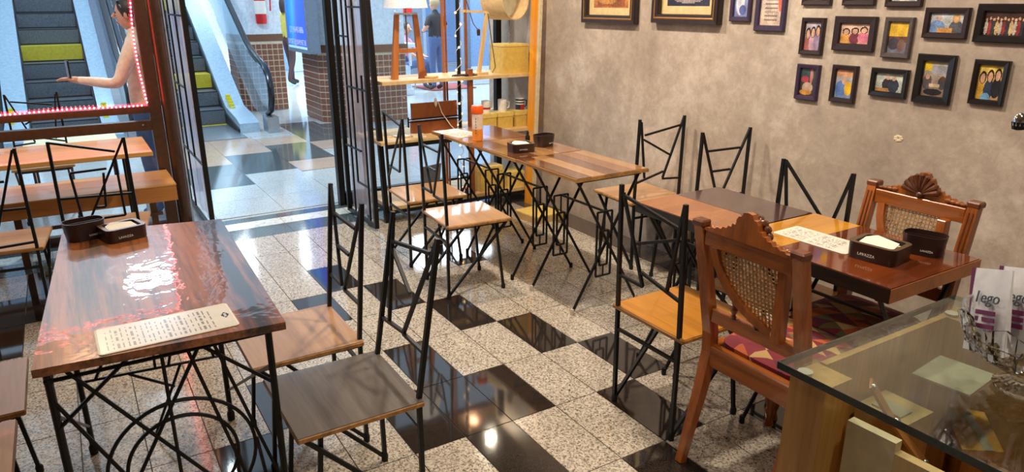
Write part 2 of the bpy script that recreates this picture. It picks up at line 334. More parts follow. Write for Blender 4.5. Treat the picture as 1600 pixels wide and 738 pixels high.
# ------------------------------------------------------------------ structure: floors, walls
TX, TY = .42, .21
floor = struct(MB().box(-2.1, 5.2, -4.6, 1.6, -.06, -.004).build('floor', 'grout', None, False), 'speckled granite tile floor of the cafe with scattered black tiles', 'floor')
DARK = {(-1, -1), (0, 0), (1, 1), (2, 0), (3, -1), (1, -2), (0, -3), (1, -3), (2, -3), (1, -4), (-2, -2), (-3, -3), (-2, -4), (0, -6), (1, -7), (-4, -11), (-4, -10), (-3, -11), (-3, 1), (4, -2), (3, 2), (5, -1), (-5, -10), (4, -4)}
g_ = .0022
def tile_mesh(mat): return MB().box(g_, TX-g_, g_, TY-g_, -.008, 0, 0).build('tile', mat, floor, False)
tl, td = tile_mesh('granite_light'), tile_mesh('granite_dark'); used = {0: False, 1: False}
cells = []
for i in range(-5, 12):
    for j in range(-21, 7):
        X, Y = i*TX, j*TY
        d = (Vector((X+.2, Y+.1, 0))-Vector((2.967, -1.72, 1.592))); zz = d.dot(fw)
        vis = zz > .1 and abs(d.dot(rt)/zz)*1124 < 860 and abs(d.dot(up)/zz)*1124 < 440
        cells.append((not vis, zz, i, j))
cells.sort(); rest = MB()
for n, (nv, zz, i, j) in enumerate(cells):
    dk = (i, j) in DARK
    if nv or n >= 298:
        rest.box(i*TX+g_, (i+1)*TX-g_, j*TY+g_, (j+1)*TY-g_, -.008, 0, 1 if dk else 0); continue
    s = td if dk else tl
    if not used[dk]: s.location = (i*TX, j*TY, 0); used[dk] = True
    else: share(s, 'tile', (i*TX, j*TY, 0), floor)
rest.build('tile_field', ['granite_light', 'granite_dark'], floor, False, kind='stuff')
MB().box(-2.1, 5.2, 1.28, 1.49, -.004, .0015).build('border_strip', 'granite_border', floor, False)
thr = struct(MB().box(-2.66, -2.1, -4.6, 1.6, -.06, -.005).build('trim_1', 'grout', None, False), 'doorway threshold of dark and white stone bands at the cafe entrance', 'threshold')
for x0, x1, mt in ((-2.345, -2.102, 'mall_dark'), (-2.52, -2.35, 'marble_white'), (-2.64, -2.525, 'mall_dark')):
    for k in range(-9, 3): MB().box(x0, x1, k*.5+.03, k*.5+.527, -.005, 0).build('stone_band', mt, thr, False)
mf = struct(MB().box(-20, -2.66, -8, 12, -.06, -.005).build('floor_mall', 'mall_light', None, False), 'pale polished mall floor with dark and peach tiles beyond the doorway', 'floor')
dk = {(-4.65, -.38), (-5.15, -.38), (-5.0-.02, .13), (-5.5-.02, .13), (-4.2, -.89), (-4.7, -.89), (-6.5, .64), (-6, .64), (-7, .64), (-6.2, 1.14), (-6.7, 1.14), (-5.7, 1.14)}
pc = {(-4.52, .13), (-5.65, -.38), (-6.15, -.38), (-5.2, -.89), (-5.7, -.89), (-6.2, -.89), (-6.02, .13), (-5.5, .64)}
base = {}
for st, mt in ((dk, 'mall_dark'), (pc, 'mall_peach')):
    for (x, y) in sorted(st):
        if mt not in base: base[mt] = MB().box(.002, .498, .002, .508, -.005, .0012).build('tile', mt, mf, False); base[mt].location = (x, y, 0)
        else: share(base[mt], 'tile', (x, y, 0), mf)
for i in range(-14, -5):
    for j in range(-4, 9):
        x, y = i*.5-.2, j*.51+.13
        if any(abs(x-a) < .45 and abs(y-b) < .45 for a, b in dk | pc) or (x < -6.9 and y < .8): continue
        if 'mall_light' not in base: base['mall_light'] = MB().box(.002, .498, .002, .508, -.005, .001).build('tile', 'mall_light', mf, False); base['mall_light'].location = (x, y, 0)
        else: share(base['mall_light'], 'tile', (x, y, 0), mf)
wall = struct(MB().box(-2.66, 5.2, 1.49, 1.6, 0, 2.9).build('wall_right', 'wall_cement', None, False), 'burnished grey brown cement wall hung with framed pictures', 'wall')
struct(MB().box(5.1, 5.2, -4.6, 1.49, 0, 2.9).build('wall_back', 'inner_wall', None, False), 'plain wall behind the counter', 'wall')
struct(MB().box(-2.66, 5.2, -4.7, -4.6, 0, 2.9).build('wall_left', 'inner_wall', None, False), 'plain side wall of the cafe', 'wall')
struct(MB().box(-2.66, 5.2, -4.6, 1.6, 2.9, 3.0).build('ceiling', 'ceiling_paint', None, False), 'plain cafe ceiling', 'ceiling')
struct(MB().box(-2.7, -2.6, -4.6, 1.6, 2.3, 2.9).build('wall_front', 'brown_metal', None, False), 'dark lintel above the shop front opening', 'wall')
hole = MB()  # chipped patch in the plaster
for k in range(7):
    a = k*.9; hole.ball((1.105+.012*math.cos(a), 1.4895, .985+.010*math.sin(a)), .012, .003, .007, 8, 4)
hole.build('plaster_chip', 'pale_board', wall)
outlet = MB().box(1.07, 1.135, 1.478, 1.49, .60, .71, 0, .003); tag(outlet.build('wall_outlet', 'outlet_grey'), 'small grey outlet plate low on the cement wall behind the cane chair', 'outlet')

# ------------------------------------------------------------------ chairs of black rod and plywood
PAT = {
 'ladder': [(-1, 1, -.17, .29), (1, 1, 0, .27), (-.75, .8, .65, .8), (-.5, .57, .3, .57), (-1, .29, -.17, .29), (0, .27, 1, .27)],
 'n': [(-1, 1, -.65, .3), (-.9, .82, .8, .9), (-.85, .77, .15, .58), (1, 1, .06, .3), (.06, .3, 1, .3), (-1, .28, .06, .31)],
 'rail': [(-.95, .95, -.19, .27), (-.9, .93, .9, .82), (-.45, .59, .85, .74), (1, 1, .6, .33), (-1, .28, -.19, .27), (-.25, .38, 1, .29)],
 'flag': [(-1, 1, .75, .92), (.95, .98, -.95, .2), (-.8, .34, .35, .33), (.35, .33, .8, .9)],
 'k': [(-.95, .98, -.65, .3), (-.75, .82, .85, .9), (-.8, .77, .45, .55), (1, 1, .2, .27), (-1, .25, .2, .35), (.2, .26, 1, .24)],
 'm': [(-.95, 1, -.5, .1), (-.95, 1, .45, .55), (-.6, .5, .15, .02), (1, 1, .2, .05)],
 'squares': [(-1, 1, .72, .87), (1, 1, -.45, .08), (.68, .8, .7, .19), (-.35, .17, .7, .19), (-.6, .68, .4, .7), (-.6, .68, -.48, .08), (.3, .66, .2, .3), (-.12, .3, .2, .3), (-1, .42, 1, .42)],
 'triangles': [(.97, 1, 0, .05), (0, .05, 1, .07), (-.4, .7, .6, .7), (-1, 1, -.3, .05), (-.3, .4, .25, .4), (-1, .42, 1, .42)]}
CHAIRS = 'black rod chairs with plywood seats'
def rod_chair(label, loc, rz, pat, seat='wood_seat', flip=False, edge='wood_edge', ln=.012):
    t = thing('rod_chair', label, 'chair', (loc[0], loc[1], 0), rz, CHAIRS); hw, zb, zt = .168, .43, .93
    st = MB().box(-.20, .20, -.20, .19, .412, .43, 0, .004)
    so = st.build('seat', edge, t)
    MB().box(-.197, .197, -.197, .187, .429, .4312).build('seat_veneer', seat, so, False)
    for s in (-1, 1):
        u = MB(); u.tube([(s*.168, -.192, .012), (s*.172, -.192, .43), (s*hw, -.192-ln, zt)], .0102, 4, rot=PI/4); uo = u.build('back_post', 'black_metal', t, False)
        MB().lathe([(.012, 0), (.013, .02), (.010, .03)], (s*.168, -.192, 0), 8).build('rubber_foot', 'rubber', uo)
        MB().bar((s*.168, -.188, .02), (s*.178, .165, .408), .013).build('leg_brace', 'black_metal', t, False)
        l = MB().bar((s*.165, .15, .01), (s*.150, .11, .41), .013).build('leg', 'black_metal', t, False)
        MB().lathe([(.012, 0), (.013, .022), (.009, .03)], (s*.165, .15, 0), 8).build('rubber_foot', 'rubber', l)
        MB().bar((s*.172, -.192, .405), (s*.17, .165, .405), .011).build('seat_rail', 'black_metal', t, False)
    MB().bar((-.17, -.192, .33), (.17, -.192, .33), .012).build('stretcher', 'black_metal', t, False)
    MB().bar((-.165, .165, .405), (.165, .165, .405), .011).build('stretcher', 'black_metal', t, False)
    f = -1 if flip else 1
    def P(s, q): z = zb+q*(zt-zb); return (f*s*.165, -.193-(ln-.001)*q, z-.005)
    for a, b_, c, d in PAT[pat]: MB().bar(P(a, b_), P(c, d), .0110).build('back_rod', 'black_metal', t, False)
    return t
rod_chair('black rod chair with tan seat beside the near dark glossy table, ladder back', (.50, -1.155), PI, 'ladder', 'wood_seat', True, ln=.045)
rod_chair('black rod chair with grey-brown seat in the foreground, at the glossy dark table', (.985, -1.142), PI, 'n', 'wood_seat_grey', True, ln=.085)
rod_chair('black rod chair with ochre seat beside the carved wooden chair', (1.10, .215), 0, 'rail', 'wood_seat_ochre')
rod_chair('black rod chair with pale tan seat, nearest at the long middle row', (-.55, .125), -.07, 'ladder', 'wood_seat')
rod_chair('black rod chair with tan seat at the far end of the long table row', (-1.13, .15), -.06, 'flag', 'wood_seat')
rod_chair('black rod chair by the cement wall, left of two, back with crossing diagonals', (-.40, 1.27), PI/2-.05, 'k', 'wood_seat')
rod_chair('black rod chair by the cement wall, right of two, ladder back', (.10, 1.27), PI/2-.07, 'ladder', 'wood_seat')
rod_chair('black rod chair with M-shaped back pushed under the glossy mahogany table', (1.12, .70), PI, 'm', 'wood_seat_ochre', True)
rod_chair('black rod chair with nested squares in its back, before the window table', (-1.42, -1.64), PI/2-.16, 'squares', 'wood_seat')
rod_chair('black rod chair at the left edge with triangles in its back, before the window table', (-1.36, -2.12), PI/2-.1, 'triangles', 'wood_seat')
rod_chair('black rod chair cut by the left edge, only its seat corner showing, the farther one', (.40, -2.17), 0, 'n', 'wood_seat')
rod_chair('black rod chair cut by the lower left corner of the photo, the nearer one', (.84, -2.19), 0, 'rail', 'wood_seat')
rod_chair('black rod chair outside the window, seen below the red light strip, right one', (-3.45, -1.95), -PI/2, 'k', 'wood_seat')
rod_chair('black rod chair outside the window, seen below the red light strip, left one', (-3.45, -2.55), -PI/2, 'm', 'wood_seat')

# ------------------------------------------------------------------ left dark glossy table
t = thing('dark_table', 'glossy dark wood table with rings in its black rod base, front left', 'table', (.45, -1.6, 0))
def L(x, y, z): return (x-.45, y+1.6, z)
tp = MB(); tp.prism([(-.60, -.225), (-.06-.545, -.22), (-.555, .335), (.615, .29), (.64, .265), (.60, -.30), (.575, -.31)][0:0] or [(-.607, -.222), (-.49, .332), (.645, .292), (.60, -.302)], 'z', .728, .75)
top = tp.build('tabletop', ['wood_left_table'], t, False)
MB().prism([(-.598, -.215), (-.484, .324), (.638, .285), (.594, -.294)], 'z', .7245, .7285).build('edge_band', 'wood_edge', top, False)
for x, y in ((1.02, -1.875), (1.05, -1.348), (.21, -1.85), (.24, -1.37)):
    l = MB().tube([L(x, y, .01), L(x, y, .725)], .010, 8).build('leg', 'black_metal', t); MB().lathe([(.014, 0), (.015, .03), (.010, .04)], L(x, y, 0), 8).build('rubber_foot', 'rubber', l)
def rodX(x, a, b_, r=.0055, nm='brace_rod'): MB().rod(L(x, *a), L(x, *b_), r).build(nm, 'black_metal', t)
for a, b_ in (((-1.834, .717), (-1.38, .06)), ((-1.876, .649), (-1.60, .05)), ((-1.701, .712), (-1.876, .564)), ((-1.516, .70), (-1.338, .534)), ((-1.556, .704), (-1.40, .05)), ((-1.488, .698), (-1.34, .16)), ((-1.619, .706), (-1.62, .05)), ((-1.885, .70), (-1.335, .70)), ((-1.53, .70), (-1.86, .12))): rodX(1.025, a, b_)
for r in (.19, .142):
    MB().tube([L(1.025, -1.605+r*math.cos(2*PI*k/48), .37+r*math.sin(2*PI*k/48)) for k in range(48)], .0055, 6, closed=True).build('ring', 'black_metal', t)
for a, b_ in (((-1.845, .301), (-1.365, .278)), ((-1.694, .291), (-1.551, .197)), ((-1.518, .288), (-1.64, .02)), ((-1.80, .30), (-1.72, .45)), ((-1.605, .294), (-1.60, .70)), ((-1.56, .29), (-1.45, .70)), ((-1.40, .28), (-1.5, .70)), ((-1.85, .70), (-1.37, .70))): rodX(.225, a, b_)
for y, z in ((-1.87, .70), (-1.345, .70)): MB().bar(L(.21, y+.012, z), L(1.03, y, z), .012).build('apron_rail', 'black_metal', t)
MB().rod(L(.22, -1.365, .12), L(1.03, -1.345, .60), .0055).build('brace_rod', 'black_metal', t); MB().rod(L(.22, -1.85, .12), L(1.03, -1.87, .60), .0055).build('brace_rod', 'black_metal', t)

# ------------------------------------------------------------------ table rows
def x_table(label, x0, x1, y0, y1, planks, group, thick=.02, edge='wood_edge', legmat='black_metal', fx=(.06, .06), along='Y'):
    cx, cy = (x0+x1)/2, (y0+y1)/2; t = thing('cafe_table', label, 'table', (cx, cy, 0), 0, group); zt = .75
    core = MB().box(x0-cx, x1-cx, y0-cy, y1-cy, zt-thick, zt-.0035).build('tabletop', edge, t, False)
    for (a0, a1, b0, b1, mt) in planks:
        MB().box(x0-cx+a0*(x1-x0), x0-cx+a1*(x1-x0), y0-cy+b0*(y1-y0), y0-cy+b1*(y1-y0), zt-.004, zt, 0).build('plank', mt, core, False)
    ya, yb = y0-cy+.02, y1-cy-.03
    for X in (x0-cx+fx[0], x1-cx-fx[1]):
        for s, (p, q) in ((1, (ya, yb)), (-1, (yb, ya))):
            l = MB().rod((X+s*.008, p, zt-thick), (X+s*.008, q, .012), .008, 8).build('leg', 'black_metal', t); MB().lathe([(.011, 0), (.011, .028), (.009, .032)], (X+s*.008, q, 0), 8).build('foot_cap', legmat, l)
        MB().bar((X, ya, zt-thick-.006), (X, yb, zt-thick-.006), .012).build('apron_rail', 'black_metal', t)
        ym = (ya+yb)/2-.02
        for (hw, za, zb) in ((.048, .19, .545), (.026, .25, .44)):
            rect = [(X, ym-hw, za), (X, ym+hw, za), (X, ym+hw, zb), (X, ym-hw, zb)]
            for k in range(4): MB().bar(rect[k], rect[(k+1) % 4], .009).build('rectangle_rod', 'black_metal', t)
        MB().bar((X, ym, .545), (X, ym, .44), .007).build('rectangle_rod', 'black_metal', t); MB().bar((X, ym, .25), (X, ym, .19), .007).build('rectangle_rod', 'black_metal', t)
    MB().bar((x0-cx+fx[0], ym, .545), (x1-cx-fx[1], ym, .545), .010).build('stretcher', 'black_metal', t)
    return t
ROW = 'tables pushed together in rows'
x_table('glossy striped wood table nearest in the long middle row, one corner free', -.385, .18, .36, .83, [(.005, .995, .01, .20, 'wood_table_c'), (.005, .995, .205, .40, 'wood_table_b'), (.005, .995, .405, .60, 'wood_table_c'), (.005, .995, .605, .80, 'wood_table_a'), (.005, .995, .805, .99, 'wood_table_b')], ROW, fx=(.14, .03), legmat='pale_cap')
x_table('glossy wood table in the middle of the long row, with napkin box on it', -.945, -.39, .355, .825, [(.005, .995, .01, .33, 'wood_table_c'), (.005, .995, .335, .66, 'wood_table_b'), (.005, .995, .665, .99, 'wood_table_a')], ROW, fx=(.08, .06))
x_table('glossy wood table at the far end of the long row, under the orange lid bottle', -1.46, -.95, .35, .82, [(.005, .995, .01, .5, 'wood_table_b'), (.005, .995, .505, .99, 'wood_table_a')], ROW)
x_table('table with brown and dark purple boards in the right hand row by the wall', .655, 1.175, .33, .84, [(.004, .996, .01, .47, 'wood_brown'), (.004, .996, .475, .99, 'wood_purple')], ROW, .045, 'wood_black', fx=(.06, .29))
tt = x_table('glossy mahogany table with a yellow panel, nearest in the right hand row', 1.18, 1.835, .325, .845, [(.004, .32, .01, .99, 'wood_yellow'), (.323, .996, .01, .99, 'wood_mahogany')], ROW, .05, 'wood_black', fx=(.155, .05))
MB().box(.3275, .3295, -.259, .259, .701, .748).build('edge_band', 'wood_honey', tt, False)

# ------------------------------------------------------------------ carved cane chairs
def cane_chair(label, loc, rz, mir):
    t = thing('cane_chair', label, 'chair', (loc[0], loc[1], 0), rz, 'carved wooden chairs with cane backs'); m_ = -1 if mir else 1
    R_, RX = 'wood_chair_red', 'wood_chair_redx'
    lean = lambda z: -.19 - max(0, z-.45)*.21
    for s in (-1, 1):
        path = [(s*.19, -.295, 0), (s*.19, -.265, .12), (s*.19, -.225, .27), (s*.19, -.195, .42)] + [(s*.19, lean(z), z) for z in (.5, .7, .9)]
        o = MB().tube(path, [.020, .022, .026, .028, .027, .026, .025], 4, rot=PI/4).build('back_post', R_, t, False)
        MB().box(s*.19-.024, s*.19+.024, lean(.91)-.022, lean(.91)+.022, .895, .918, 0, .005).build('post_cap', 'wood_carved', o)
        for dx in (-.007, .007): MB().bar((s*.19+dx, lean(.5)+.020, .5), (s*.19+dx, lean(.88)+.019, .88), .005).build('post_groove', 'wood_carved', o)
        lp = [(.020, 0), (.013, .03), (.021, .06), (.016, .08), (.024, .11), (.017, .14), (.021, .22), (.026, .30), (.016, .33), (.027, .355), (.027, .37)]
        MB().lathe(lp, (s*.185, .17, 0), 14).build('leg', R_, t)
        MB().box(s*.19-.017, s*.19+.017, -.185, .19, .375, .445, 0, .004).build('seat_rail', R_, t)
    MB().box(-.19, .19, .165, .198, .375, .445, 0, .004).build('seat_rail', RX, t); MB().box(-.175, .175, -.215, -.18, .37, .45, 0, .004).build('seat_rail', RX, t)
    cu = MB(); rg = []
    for z, i in ((.44, .0), (.462, -.004), (.478, .012), (.487, .06), (.489, .14)):
        rg.append([((.178-i)*math.copysign(abs(math.cos(a))**.35, math.cos(a)), (.178-i)*math.copysign(abs(math.sin(a))**.35, math.sin(a)), z) for a in [2*PI*k/24 for k in range(24)]])
    cu.rings(rg).build('seat_cushion', 'harlequin', t)
    # back rails
    MB().box(-.17, .17, lean(.57)-.012, lean(.57)+.012, .545, .595, 0, .003).build('lower_rail', RX, t)
    MB().box(-.17, .17, lean(.86)-.013, lean(.86)+.013, .835, .89, 0, .003).build('top_rail', RX, t)
    yb = lean(.9)
    half = [(.165, .888), (.165, .897), (.145, .899), (.14, .905), (.125, .903), (.115, .911), (.10, .908), (.092, .918), (.078, .917), (.072, .927), (.060, .926), (.056, .938), (.044, .937), (.040, .955), (.034, .966), (.024, .968), (.016, .982), (0, .985)]
    poly = half + [(-x, z) for x, z in reversed(half[:-1])]
    cr = MB().prism(poly, 'y', yb-.012, yb+.008).build('crest', R_, t, False)
    for k in range(9):
        a = PI*(.08+.84*k/8); e = (math.cos(a)*.066, yb+.018, .905+math.sin(a)*.070)
        MB().tube([(0, yb+.010, .902), (e[0]*.5, yb+.020, .905+(e[2]-.905)*.5), e, (e[0]*1.08, yb+.012, e[2]+.004)], [.004, .009, .013, .004], 8).build('shell_rib', 'wood_carved', cr)
    MB().ball((0, yb+.018, .902), .014, .010, .012).build('shell_boss', 'wood_carved', cr)
    for s in (-1, 1):
        for k in range(4): MB().ball((s*(.10+.018*k), yb+.010, .902-.001*k), .013, .007, .008-.001*k, 8, 5).build('scroll', 'wood_carved_light', cr)
    # asymmetric cane panel
    curve = [(-.135, .838), (-.128, .79), (-.112, .745), (-.085, .70), (-.045, .66), (.005, .63), (.06, .607), (.115, .595)]
    def cz(x):
        for (xa, za), (xb, zb) in zip(curve, curve[1:]):
            if xa <= x <= xb: return za+(zb-za)*(x-xa)/(xb-xa)
        return .838
    def cxx(z):
        for (xa, za), (xb, zb) in zip(curve, curve[1:]):
            if zb <= z <= za: return xa+(xb-xa)*(z-za)/(zb-za)
        return .115
    MB().tube([(m_*x, lean(z), z) for x, z in curve], .020, 4, rot=PI/4).build('curved_stile', R_, t, False)
    MB().box(m_*.115-.017, m_*.115+.017, lean(.7)-.03+.012, lean(.7)+.018, .59, .84, 0, .003).build('stile', R_, t)
    c = MB(); st = .0140
    for k in range(20):
        x = -.128+k*st
        if x < .10: c.bar((m_*x, lean(cz(x)), cz(x)), (m_*x, lean(.836), .836), .0036)
        z = .605+k*st
        if z < .836: c.bar((m_*cxx(z), lean(z), z), (m_*.105, lean(z), z), .0036)
    for k in range(-16, 34, 2):
        for sg in (1, -1):
            pts = []
            for q in range(60):
                x = -.13+q*.004; z = .60+k*st*1.0+sg*(x+.01)
                if x < .10 and cz(x) < z < .836: pts.append((m_*x, lean(z)+sg*.002, z))
            if len(pts) > 2 and k % 4 == 0: c.bar(pts[0], pts[-1], .0014)
    c.build('cane_panel', 'cane', t, False, kind='stuff')
    for x in (-.075, .02):
        zt_ = cz(x)-.012; h = zt_-.592
        MB().lathe([(.006, .592), (.010, .592+h*.08), (.006, .592+h*.18), (.014, .592+h*.40), (.007, .592+h*.56), (.011, .592+h*.66), (.006, .592+h*.78), (.009, .592+h*.9), (.006, zt_)], (m_*x, lean(.62), 0), 12).build('spindle', 'wood_carved', t)
    return t
cane_chair('carved reddish wood chair with cane back seen from behind, beside the glass counter', (1.575, .255), 0, False)
cane_chair('carved wood chair with shell crest facing us, pushed under the table by the wall', (1.555, .645), PI, True)

# ------------------------------------------------------------------ things on tables
def rrect(wx, wy, r, n=5):
    p = []
    for sx, sy, a0 in ((1, 1, 0), (-1, 1, PI/2), (-1, -1, PI), (1, -1, 1.5*PI)):
        for k in range(n+1): a = a0+PI/2*k/n; p.append((sx*(wx/2-r)+r*math.cos(a), sy*(wy/2-r)+r*math.sin(a)))
    return p
def tub(wx, wy, h, r, wl, fl=1.06):
    o, i = rrect(wx, wy, r), rrect(wx-2*wl, wy-2*wl, max(r-wl, .004)); m = MB()
    def ring(p, z, f=1.): return [(x*f, y*f, z) for x, y in p]
    return m.rings([ring(o, 0, .96), ring(o, .004, .985), ring(o, h-.003, fl), ring(o, h, fl), ring(i, h, fl), ring(i, h-.004, fl), ring(i, .006, .97)])
def napkin_box(label, x, y, rz, z=.75, k=1.):
    t = thing('napkin_box', label, 'napkin box', (x, y, z), rz, 'dark brown napkin boxes'); b = tub(.165*k, .14*k, .058*k, .028*k, .017*k, 1.).build('tray', 'caddy_brown', t)
    MB().rings([[(x_, y_, .0582*k) for x_, y_ in rrect(.163*k, .138*k, .027*k)], [(x_, y_, .0582*k) for x_, y_ in rrect(.130*k, .105*k, .014*k)]], False).build('rim', 'caddy_rim', b)
    n = MB(); n.box(-.058*k, .058*k, -.044*k, .044*k, .006, .046*k); no = n.build('napkin_stack', 'napkin', t, False)
    MB().add([(-.06*k, -.044*k, .0475*k), (.06*k, -.044*k, .0475*k), (.05*k, .03*k, .057*k), (-.03*k, .04*k, .066*k), (-.06*k, .02*k, .058*k)], [(0, 1, 2, 3, 4)]).build('napkin_fold', 'paper', no, False)
    text_mesh('LAVAZZA', .0135*k, 'logo_white', t, (-.01, -.0705*k, .022*k), (PI/2, 0, 0)); return t
def holder(label, x, y, rz, z=.75, k=1.):
    t = thing('sachet_holder', label, 'sachet holder', (x, y, z), rz, 'dark brown sachet holders'); tub(.125*k, .085*k, .07*k, .034*k, .003, 1.10).build('cup', 'caddy_brown', t)
    MB().box(-.062*k, .062*k, -.0015, .0015, .006, .064*k).build('divider', 'caddy_brown', t, False)
    text_mesh('LAVAZZA', .009*k, 'logo_white', t, (.02*k, -.0455*k, .02*k), (PI/2-.06, 0, 0)); return t
napkin_box('dark brown napkin box on the near glossy dark table', .02, -1.625, PI/2+.28, k=.86)
holder('dark brown sachet holder on the near glossy dark table', -.045, -1.745, PI/2+.28, k=1.0)
napkin_box('dark brown napkin box on the middle table row', -.56, .50, PI/2-.15, k=.86)
holder('dark brown sachet holder on the middle table row', -.62, .70, PI/2+.2)
napkin_box('dark brown napkin box with white logo on the glossy mahogany table', 1.645, .555, .11)
holder('dark brown sachet holder on the glossy mahogany table', 1.695, .735, .3)
def menu(label, x, y, rz, w_=.34, h_=.175, z=.7506, right=True):
    t = thing('menu_card', label, 'menu', (x, y, z), rz, 'laminated paper menus')
    MB().prism(rrect(w_, h_, .012), 'z', 0, .0016).build('card', 'paper', t, False)
    sh = []; rr = random.Random(int(x*100))
    for c in range(22):
        x0 = .05+c*.037
        if rr.random() < .12: continue
        a = .08; 
        while a < .86:
            l = rr.uniform(.05, .2); sh.append(('r', x0, a, x0+.012, min(a+l, .9), (135, 128, 122))); a += l+rr.uniform(.02, .12)
    sh += [('e', .95, .5, .026, .11, (34, 32, 34)), ('r', .94, .42, .958, .58, (200, 196, 190))]
    paint('print', w_*.97, h_*.95, 100, 26, sh, t, (0, 0, .0019), (0, 0, 0), (226, 220, 208), .15); return t
menu('white paper menu with round dark logo on the near dark table edge', .965, -1.59, PI/2+.02)
menu('white paper menu lying on the mahogany table before the napkin box', 1.415, .555, .03, .30, .15)
menu('white paper menu at the far end of the middle table row', -1.28, .46, .15, .30, .19)
t = thing('spray_bottle', 'translucent sanitizer bottle with orange lid on the middle table row', 'bottle', (-.985, .445, .75))
MB().lathe([(.030, 0), (.034, .004), (.034, .075)], n=20).build('liquid', 'sanitizer_orange', t); MB().lathe([(.0345, .075), (.0345, .165), (.030, .175)], n=20).build('body', 'frosted', t)
MB().lathe([(.037, .172), (.038, .176), (.038, .212), (.034, .220)], n=20).build('lid', 'orange_plastic', t)
for k in range(6): MB().box(.022, .030, -.0275, -.0255, .05+k*.018, .054+k*.018).build('scale_mark', 'black_cloth', t, False)
t = thing('dropper_bottle', 'small black bottle standing behind the sachet holder on the middle row', 'bottle', (-.80, .70, .75)); MB().lathe([(.014, 0), (.015, .004), (.015, .03), (.007, .042), (.007, .06), (.004, .066)], n=12).build('body', 'black_metal', t)
MB().lathe([(.009, .046), (.009, .056)], n=10).build('collar', 'rubber', t)

# ------------------------------------------------------------------ pictures on the wall
SK = (206, 160, 132)
def folk(n, cols, y0=.0, hy=.62, hr=.085, hair=(40, 28, 26), spread=.62):
    s = []
    for i in range(n):
        x = .5+(i-(n-1)/2)*spread/max(n-1, 1) if n > 1 else .5; yy = hy+.05*((i*7) % 3-1); c = cols[i % len(cols)]
        s += [('e', x, yy-.36, hr*1.75, .30, c), ('e', x, yy+.03, hr*1.22, hr*1.6, hair), ('e', x, yy, hr*.85, hr*1.25, SK)]
    return s
def picture(label, x0, x1, z0, z1, fw_, fmat, shapes, bgc, mat_=None, gold=False, deep=.018, res=46):
    cx, cz_ = (x0+x1)/2, (z0+z1)/2; W_, H_ = x1-x0, z1-z0
    t = thing('picture_frame', label, 'picture', (cx, 1.488, cz_), 0, 'framed pictures on the cement wall')
    def loop(i, y): return [(-W_/2+i, y, -H_/2+i), (W_/2-i, y, -H_/2+i), (W_/2-i, y, H_/2-i), (-W_/2+i, y, H_/2-i)]
    m = MB().rings([loop(0, 0), loop(0, -deep*.8), loop(.004, -deep), loop(fw_-.004, -deep*.9), loop(fw_, -deep*.6), loop(fw_, 0)], False); f = m.build('frame', fmat, t, False)
    pw, ph = W_-2*fw_, H_-2*fw_
    if gold:
        MB().rings([loop(fw_*.45, -deep-.0005), loop(fw_*.45+.006, -deep-.003), loop(fw_*.45+.012, -deep)], False).build('gilt_line', 'gold_edge', f, False)
    if mat_:
        MB().rings([loop(fw_, -.008), loop(fw_+mat_, -.005)], False).build('mat_board', 'frame_cream', t, False); pw -= 2*mat_; ph -= 2*mat_
    paint('photo_print', pw, ph, res, max(10, int(res*ph/pw)), shapes, t, (0, -.004, 0), (PI/2, 0, 0), bgc)
    return t
D, V_, G_ = 'frame_dark', 'frame_violet', 'frame_grey'
grad = lambda a, b_: (lambda x, y: tuple(a[i]+(b_[i]-a[i])*y for i in range(3)))
picture('gilt edged frame with an ochre painting, leftmost on the cement wall', -1.28, -.715, 1.44, 1.86, .055, D, [('r', .1, .02, .9, .25, (150, 84, 40)), ('e', .4, .3, .3, .2, (196, 140, 60)), ('e', .7, .5, .2, .3, (120, 70, 40))], grad((180, 110, 50), (226, 180, 110)), .045, True, .04)
picture('wide dark and gilt frame with a dark painting, second from left on the wall', -.555, -.01, 1.455, 1.86, .055, D, [('e', .5, .2, .35, .12, (150, 140, 140)), ('e', .35, .5, .2, .3, (90, 90, 110))], grad((50, 50, 70), (80, 84, 110)), .045, True, .045)
picture('small violet framed picture, third from left along the upper wall', .05, .195, 1.477, 1.70, .025, V_, [('e', .4, .45, .3, .4, (210, 215, 230)), ('e', .6, .2, .25, .15, (90, 100, 160))], grad((120, 130, 180), (170, 180, 215)))
picture('tall violet framed paper with lines of writing, fourth from left', .225, .42, 1.432, 1.72, .03, V_, [('r', .2, .1+.09*k, .8, .125+.09*k, (120, 100, 96)) for k in range(9)] + [('e', .92, .6, .12, .3, (226, 110, 80))], grad((206, 180, 160), (215, 200, 196)))
picture('dark frame cut by the top edge of the photo, left of three', .51, .675, 1.563, 1.70, .025, D, folk(2, [(120, 60, 60), (60, 70, 100)]), (150, 130, 110))
picture('dark frame cut by the top edge of the photo, middle of three', .735, .90, 1.563, 1.70, .025, D, folk(2, [(90, 60, 90), (60, 90, 100)]), (160, 140, 110))
picture('dark frame cut by the top edge of the photo, right of three', .95, 1.118, 1.558, 1.70, .025, D, folk(2, [(160, 160, 170)]), (200, 196, 190))
picture('small dark frame with three women, upper row, leftmost of the photo group', .525, .657, 1.328, 1.505, .022, D, folk(3, [(176, 100, 90), (190, 150, 170), (150, 130, 160)], hr=.13), grad((150, 120, 130), (190, 180, 190)))
picture('dark wide frame with three women in yellow, maroon and pink', .71, .925, 1.358, 1.515, .034, D, folk(3, [(206, 150, 70), (120, 50, 60), (214, 120, 140)], hr=.11), grad((200, 150, 120), (226, 186, 160)))
picture('grey upright frame with a yellow lit cafe interior', .965, 1.098, 1.339, 1.515, .022, G_, [('r', 0, .55, 1, 1, (222, 178, 50)), ('r', 0, .35, 1, .55, (110, 70, 50)), ('e', .3, .3, .3, .2, (70, 60, 70)), ('e', .7, .25, .2, .2, (120, 90, 80))], (110, 110, 125))
